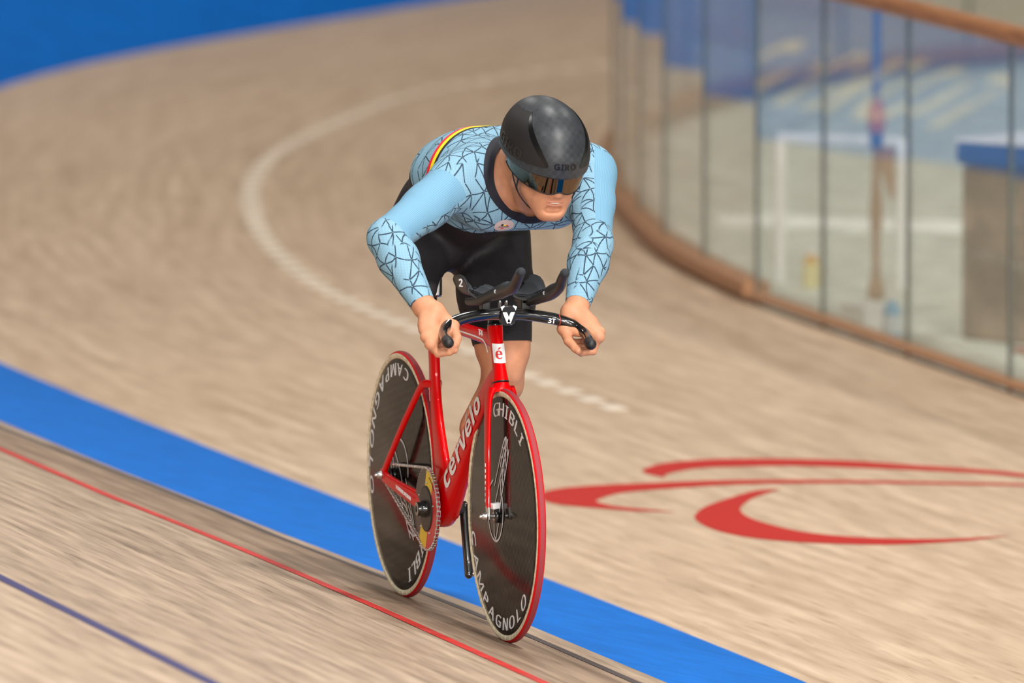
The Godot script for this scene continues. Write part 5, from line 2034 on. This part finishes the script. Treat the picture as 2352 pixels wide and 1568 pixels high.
func build_clothes(man: Node3D, f: Field) -> void:
	f.offset = 0.0035
	var net := Net.new()
	net.build(f, Vector3(-0.56, 0.62, -0.48), Vector3(0.58, 1.38, 0.38), 0.0068)
	f.offset = 0.0
	var count := net.v.size()
	var g_jersey := PackedFloat32Array()
	var g_shorts := PackedFloat32Array()
	var g_panel := PackedFloat32Array()
	var g_collar := PackedFloat32Array()
	var sv := PackedFloat32Array()
	var on_torso := PackedByteArray()
	for arr in [g_jersey, g_shorts, g_panel, g_collar, sv]:
		arr.resize(count)
	var dir: Vector3 = WAIST[1].normalized()
	var fore_r: Vector3 = (J.wr_r - J.el_r).normalized()
	var fore_l: Vector3 = (J.wr_l - J.el_l).normalized()
	var up_r: Vector3 = J.el_r - J.sh_r
	var up_l: Vector3 = J.el_l - J.sh_l
	var nd := Vector3(0.93, 0.34, 0.05).normalized()
	var nc := Vector3(0.14, 1.185, -0.163)
	for k in count:
		var p := net.v[k]
		var da_r := minf(near_segment(p, J.sh_r, J.el_r), near_segment(p, J.el_r, J.wr_r + fore_r * 0.05)) - 0.055
		var da_l := minf(near_segment(p, J.sh_l, J.el_l), near_segment(p, J.el_l, J.wr_l + fore_l * 0.05)) - 0.055
		var da := minf(da_r, da_l)
		var dt := minf(near_segment(p, Vector3(-0.33, 1.03, -0.05), Vector3(-0.13, 1.16, -0.07)), near_segment(p, Vector3(-0.13, 1.16, -0.07), Vector3(0.1, 1.17, -0.155))) - 0.11
		var dl := minf(near_segment(p, J.hip_l, J.knee_l), near_segment(p, J.hip_r, J.stump)) - 0.09
		dl = minf(dl, near_segment(p, J.knee_l, J.ankle_l) - 0.05)
		var s := (p - WAIST[0]).dot(dir)
		sv[k] = s
		var arm := da < dt and da < dl
		# neck opening and collar band round a leaning axis
		var rel := p - nc
		var along := rel.dot(nd)
		var rad := rel - nd * along
		var rho := Vector3(rad.x, rad.y * (1.06 if rad.y < 0.0 else 0.85), rad.z).length()
		var open := rho - 0.104 if p.x > -0.02 else 0.1
		var band := lerpf(0.028, 0.013, clampf(-rad.y / maxf(rad.length(), 0.001), 0.0, 1.0))
		g_collar[k] = minf(band - open, open) if p.x > -0.02 else -0.1
		var gj := s
		if arm:
			if da_r < da_l:
				gj = minf(maxf(s, 0.02), (J.wr_r - fore_r * 0.012 - p).dot(fore_r))
			else:
				gj = minf(maxf(s, 0.02), (J.wr_l - fore_l * 0.012 - p).dot(fore_l))
		elif dl < dt and p.y < 1.06:
			gj = minf(s, -0.02)
		g_jersey[k] = minf(gj, open)
		# shorts: everything below the waist line, cut at the hem over the knee
		var hem := (p - Vector3(0.03, 0.7465, -0.15)).dot(Vector3(-0.2, 0.98, 0.02))
		var gs := -gj + 0.012
		if arm:
			gs = -0.05
		g_shorts[k] = minf(gs, hem) if p.z < -0.03 and p.y < 0.9 else gs
		# plain ribbed panel over the upper arm
		var gp := -0.1
		if arm and da_r < da_l:
			var t := (p - J.sh_r).dot(up_r) / up_r.length_squared()
			var r := (p - J.sh_r - up_r * t).normalized()
			gp = minf(minf(t - 0.14, 0.97 - t) * 0.3, (r.dot(Vector3(0.1, 0.85, 0.5).normalized()) + 0.42) * 0.05)
		elif arm:
			var t := (p - J.sh_l).dot(up_l) / up_l.length_squared()
			var r := (p - J.sh_l - up_l * t).normalized()
			gp = minf(minf(t + 0.05, 0.88 - t) * 0.3, (r.dot(Vector3(-0.3, 0.5, -0.8).normalized()) - 0.22) * 0.05)
		g_panel[k] = gp
	var only_jersey := PackedFloat32Array()
	var bands := []
	for b in 3:
		var a := PackedFloat32Array()
		a.resize(count)
		bands.append(a)
	only_jersey.resize(count)
	for k in count:
		var p := net.v[k]
		var sb := (p - Vector3(-0.045, 1.2, 0.05)).dot(Vector3(0.93, -0.1, -0.33).normalized())
		var arm_gap := minf(near_segment(p, J.sh_r, J.el_r), near_segment(p, J.sh_l, J.el_l)) - 0.082
		if arm_gap < 0.0:
			sb = 9.0
		var stripes := -1.0
		for b in 3:
			var lo: float = [0.0, 0.0145, 0.03][b]
			var hi: float = [0.0145, 0.03, 0.042][b]
			var v := minf(sb - lo, hi - sb)
			bands[b][k] = minf(v, g_jersey[k])
		stripes = minf(sb, 0.042 - sb)
		only_jersey[k] = minf(g_jersey[k], minf(-g_panel[k], minf(-stripes, -g_collar[k])))
		g_panel[k] = minf(g_panel[k], g_jersey[k])
	var jersey := part("jersey", net.clipped(only_jersey).mesh(), M.jersey_cloth, man, "light blue jersey printed with a web of dark lines")
	# ribbed panels get cloth coordinates along and round the arm
	for right in [true, false]:
		panel_part(net, g_panel, right, jersey, up_r, up_l)
	for k in count:
		g_collar[k] = minf(g_collar[k], 1.0)
	part("collar", net.clipped(g_collar).pushed(0.0012).mesh(), M.collar_cloth, jersey, "broad navy black collar")
	part("stripe", net.clipped(bands[0]).mesh(), M.stripe_red, jersey, "red stripe across the back")
	part("stripe", net.clipped(bands[1]).mesh(), M.stripe_yellow, jersey, "yellow stripe across the back")
	part("stripe", net.clipped(bands[2]).mesh(), M.stripe_black, jersey, "black stripe across the back")
	# round team badge on the chest, bent with the cloth
	var g_badge := PackedFloat32Array()
	var at := Vector3(0.15, 1.068, -0.0935)
	for k in count:
		var d := net.v[k] - at
		g_badge.append((1.0 - Vector3(d.x / 0.05, d.y / 0.018, d.z / 0.027).length()) * 0.02)
	var badge := net.clipped(g_badge).pushed(0.0008)
	if badge.v.size():
		var bd := part("badge", badge.mesh(), M.badge_pale, jersey, "pale oval badge on the chest")
		var mid := Vector3.ZERO
		var nn := Vector3.ZERO
		for k in badge.v.size():
			mid += badge.v[k]
			nn += badge.n[k]
		mid /= badge.v.size()
		nn = nn.normalized()
		var side := nn.cross(Vector3.UP).normalized() * -1.0
		var up := side.cross(nn) * -1.0
		var bs := Basis(side, up, nn)
		for d in [[-0.006, 0.006, 0.006, 0.009, M.stripe_black], [0.001, 0.005, 0.007, 0.006, M.stripe_yellow], [0.008, 0.004, 0.006, 0.005, M.stripe_red], [0.0, -0.002, 0.03, 0.003, M.stripe_black], [-0.003, -0.009, 0.008, 0.003, M.stripe_red]]:
			var mb := MB.new()
			mb.rbox(mid + side * d[0] + up * d[1] + nn * 0.0014, Vector3(d[2], d[3], 0.001), 0.0004, bs)
			part("badge_print", mb.mesh(), d[4], bd)
	part("shorts", net.clipped(g_shorts).pushed(-0.001).mesh(), M.black_cloth, man, "black cycling shorts")

func panel_part(net: Net, g: PackedFloat32Array, right: bool, jersey: Node, up_r: Vector3, up_l: Vector3) -> void:
	var gg := PackedFloat32Array()
	for k in g.size():
		gg.append(g[k] if (net.v[k].z > -0.15) == right else -0.1)
	var pn := net.clipped(gg)
	var uv := PackedVector2Array()
	for p in pn.v:
		var a: Vector3 = J.sh_r if right else J.sh_l
		var d: Vector3 = (up_r if right else up_l).normalized()
		var along := (p - a).dot(d)
		var rad := (p - a - d * along)
		var e1 := d.cross(Vector3(0, 1, 0)).normalized()
		var e2 := d.cross(e1)
		uv.append(Vector2(along * 8.0, atan2(rad.dot(e1), rad.dot(e2)) * 0.055 * 14.0))
	var arr := []
	arr.resize(Mesh.ARRAY_MAX)
	arr[Mesh.ARRAY_VERTEX] = pn.v
	arr[Mesh.ARRAY_NORMAL] = pn.n
	arr[Mesh.ARRAY_TEX_UV] = uv
	arr[Mesh.ARRAY_INDEX] = pn.q
	var pm := ArrayMesh.new()
	pm.add_surface_from_arrays(Mesh.PRIMITIVE_TRIANGLES, arr)
	part("sleeve_panel", pm, M.sleeve_cloth, jersey, "plain ribbed sky blue panel over the upper arm")

# ---------------------------------------------------------------- helmet
func shell_point(az: float, el: float, grow := 0.0) -> Vector3:
	# long egg: az runs round from straight ahead, el up from the rim plane
	var c := cos(maxf(el, 0.0))
	var x := cos(az) * c
	var y := sin(el)
	var z := sin(az) * c
	var lx := 0.15 if x > 0.0 else 0.19
	return Vector3(-0.022 + x * (lx + grow), 0.03 + y * (0.128 + grow), z * (0.111 + grow))

func rim_el(az: float) -> float:
	# lower edge: brow in front, deeper over the ears
	var b := cos(az)
	return lerpf(-0.4, -0.15, smoothstep(-0.9, -0.3, b))

func build_helmet(man: Node3D) -> void:
	var hf := head_frame()
	var rows := []
	var n := 72
	var steps := 22
	for k in steps + 1:
		var row := []
		for s in n:
			var az := TAU * s / n
			var lo := rim_el(az)
			row.append(hf * shell_point(az, lerpf(lo, PI / 2 - 0.001, float(k) / steps)))
		rows.append(row)
	var mb := MB.new()
	mb.grid(rows, true)
	# rolled-in lower edge
	var lip := []
	for k in 4:
		var row := []
		for s in n:
			var az := TAU * s / n
			var an := PI / 2 * k / 3.0
			row.append(hf * (shell_point(az, rim_el(az), -0.004 * (1.0 - cos(an)) - (0.012 if k == 3 else 0.0)) + Vector3(0, -0.005 * sin(an), 0)))
		lip.append(row)
	mb.grid(lip, true)
	var helmet := part("helmet", mb.mesh(), M.helmet_shell, man, "matt black aero helmet with a carbon check")
	# inner liner closes the shell from below
	rows = []
	for k in 9:
		var row := []
		for s in 40:
			var az := TAU * s / 40
			row.append(hf * shell_point(az, lerpf(rim_el(az), PI / 2 - 0.001, k / 8.0), -0.013))
		rows.append(row)
	mb = MB.new()
	mb.grid(rows, true)
	part("liner", mb.mesh(), M.strap, helmet)
	# side panels and slots that frame the middle panel
	for sd in [1.0, -1.0]:
		var slot := MB.new()
		var r2 := []
		for k in 17:
			var f := k / 16.0
			var az: float = lerpf(0.42, 1.5, pow(f, 1.15)) * sd
			var el := lerpf(0.06, 1.02, f)
			var wid := 0.0065 * sin(PI * clampf(f * 0.92 + 0.08, 0.0, 1.0)) + 0.0012
			var p := shell_point(az, el, 0.0012)
			var q := shell_point(az + 0.01 * sd, el - 0.012, 0.0012)
			var side := (q - p).normalized() * wid
			r2.append([hf * (p - side), hf * p, hf * (p + side)])
		slot.grid(r2, false, 1)
		if slot.n[24].dot(hf.basis * Vector3(0.5, 0.6, 0.6 * sd)) < 0:
			slot = MB.new()
			slot.grid(r2, false, -1)
		part("vent_slot", slot.mesh(), M.helmet_slot, helmet, "dark slot along the shell")
		var panel := MB.new()
		r2 = []
		for k in 17:
			var f := k / 16.0
			var az0 := lerpf(0.42, 1.5, pow(f, 1.15))
			var el0 := lerpf(0.06, 1.02, f)
			var row := []
			for j in 13:
				var w := j / 12.0
				var az := lerpf(az0 + 0.02, 2.3, w)
				var el := lerpf(el0 - 0.03, lerpf(rim_el(az * sd) + 0.04, 0.75, f), w)
				row.append(hf * shell_point(az * sd, el, 0.0008))
			r2.append(row)
		panel.grid(r2, false, 1)
		if panel.n[100].dot(hf.basis * Vector3(0, 0.3, sd)) < 0:
			panel = MB.new()
			panel.grid(r2, false, -1)
		part("side_panel", panel.mesh(), M.helmet_side, helmet)
	# lettering bent to the shell: on the brow, and large and dark on the right side
	for d in [[0.0, 0.1, 0.0165, 1.4], [1.5, 0.1, 0.03, 1.2]]:
		var flat_text := MB.new()
		flat_text.add_mesh(letters("GIRO", d[2], 0.0008))
		for k in flat_text.v.size():
			var q := flat_text.v[k]
			var az: float = d[0] - q.x * d[3] / 0.135
			var el: float = d[1] + q.y / 0.128
			flat_text.v[k] = hf * shell_point(az, el, 0.0014 + q.z)
			flat_text.n[k] = (hf.basis * (shell_point(az, el) - Vector3(-0.022, 0.03, 0))).normalized()
		var tx := MB.new()
		tx.add(flat_text)
		part("lettering", tx.mesh(), M.helmet_slot if d[0] < 0.5 else M.side_print, helmet, "dark gloss lettering")
	# mirrored visor below the brow
	rows = []
	var vin := []
	for k in 11:
		var f := k / 10.0
		var row := []
		var back := []
		for s in 49:
			var u := lerpf(-1.0, 1.0, s / 48.0)
			var az := u * deg_to_rad(97.0)
			var top := lerpf(0.044, 0.02, absf(u) * absf(u))
			var notch := 0.009 * exp(-pow(u / 0.1, 2.0))
			var low := lerpf(-0.043 + notch, -0.014, pow(absf(u), 2.2))
			var y := lerpf(top, low, f)
			var drop := (0.044 - y) / 0.09
			var lx := 0.143 - 0.006 * drop * drop
			var lz := 0.107 - 0.012 * drop * drop
			var p := Vector3(-0.02 + cos(az) * lx, y, sin(az) * lz)
			row.append(hf * p)
			back.append(hf * (p - Vector3(cos(az), 0, sin(az)) * 0.0022))
		rows.append(row)
		vin.append(back)
	var vb := MB.new()
	vb.grid(rows, false, 1)
	if vb.n[24].dot(hf.basis.x) < 0:
		vb = MB.new()
		vb.grid(rows, false, -1)
	var vb2 := MB.new()
	vb2.grid(vin, false, 1)
	if vb2.n[24].dot(hf.basis.x) > 0:
		vb2 = MB.new()
		vb2.grid(vin, false, -1)
	vb.add(vb2)
	var visor := part("visor", vb.mesh(), M.visor, helmet, "brown mirrored wrap-around visor")
	var edge := MB.new()
	var ek := []
	for s in 49:
		var p: Vector3 = rows[10][s]
		ek.append([p.x, p.y, p.z, 0.0016, 0.0016])
	tube(edge, ek, 1, 8, Vector3.UP)
	part("visor_edge", edge.mesh(), M.strap, visor)
	for s in [7, 14, 34]:
		mb = MB.new()
		var p: Vector3 = rows[1][s]
		var nn: Vector3 = vb.n[49 + s]
		var tx: Vector3 = (rows[1][s + 1] - rows[1][s - 1]).normalized()
		mb.rbox(p + nn * 0.0006, Vector3(0.014, 0.0055, 0.0016), 0.0006, Basis(tx, nn.cross(tx), nn))
		part("magnet", mb.mesh(), M.helmet_slot, visor)
	# chin straps on both sides
	for sd in [1.0, -1.0]:
		mb = MB.new()
		var pts := [Vector3(0.03, 0.0, 0.086 * sd), Vector3(0.028, -0.035, 0.0865 * sd), Vector3(0.026, -0.065, 0.0845 * sd), Vector3(0.03, -0.092, 0.067 * sd), Vector3(0.035, -0.118, 0.04 * sd), Vector3(0.04, -0.128, 0.01 * sd)]
		var keys := []
		for p in pts:
			var q: Vector3 = hf * p
			keys.append([q.x, q.y, q.z, 0.0045, 0.0014])
		tube(mb, keys, 6, 10, hf.basis * Vector3(1, 0.2, 0))
		keys = []
		for p in [Vector3(-0.03, 0.0, 0.094 * sd), Vector3(-0.002, -0.038, 0.0905 * sd), Vector3(0.026, -0.068, 0.0845 * sd)]:
			var q: Vector3 = hf * p
			keys.append([q.x, q.y, q.z, 0.004, 0.0012])
		tube(mb, keys, 6, 10, hf.basis * Vector3(1, 0.6, 0))
		part("chin_strap", mb.mesh(), M.strap, helmet)
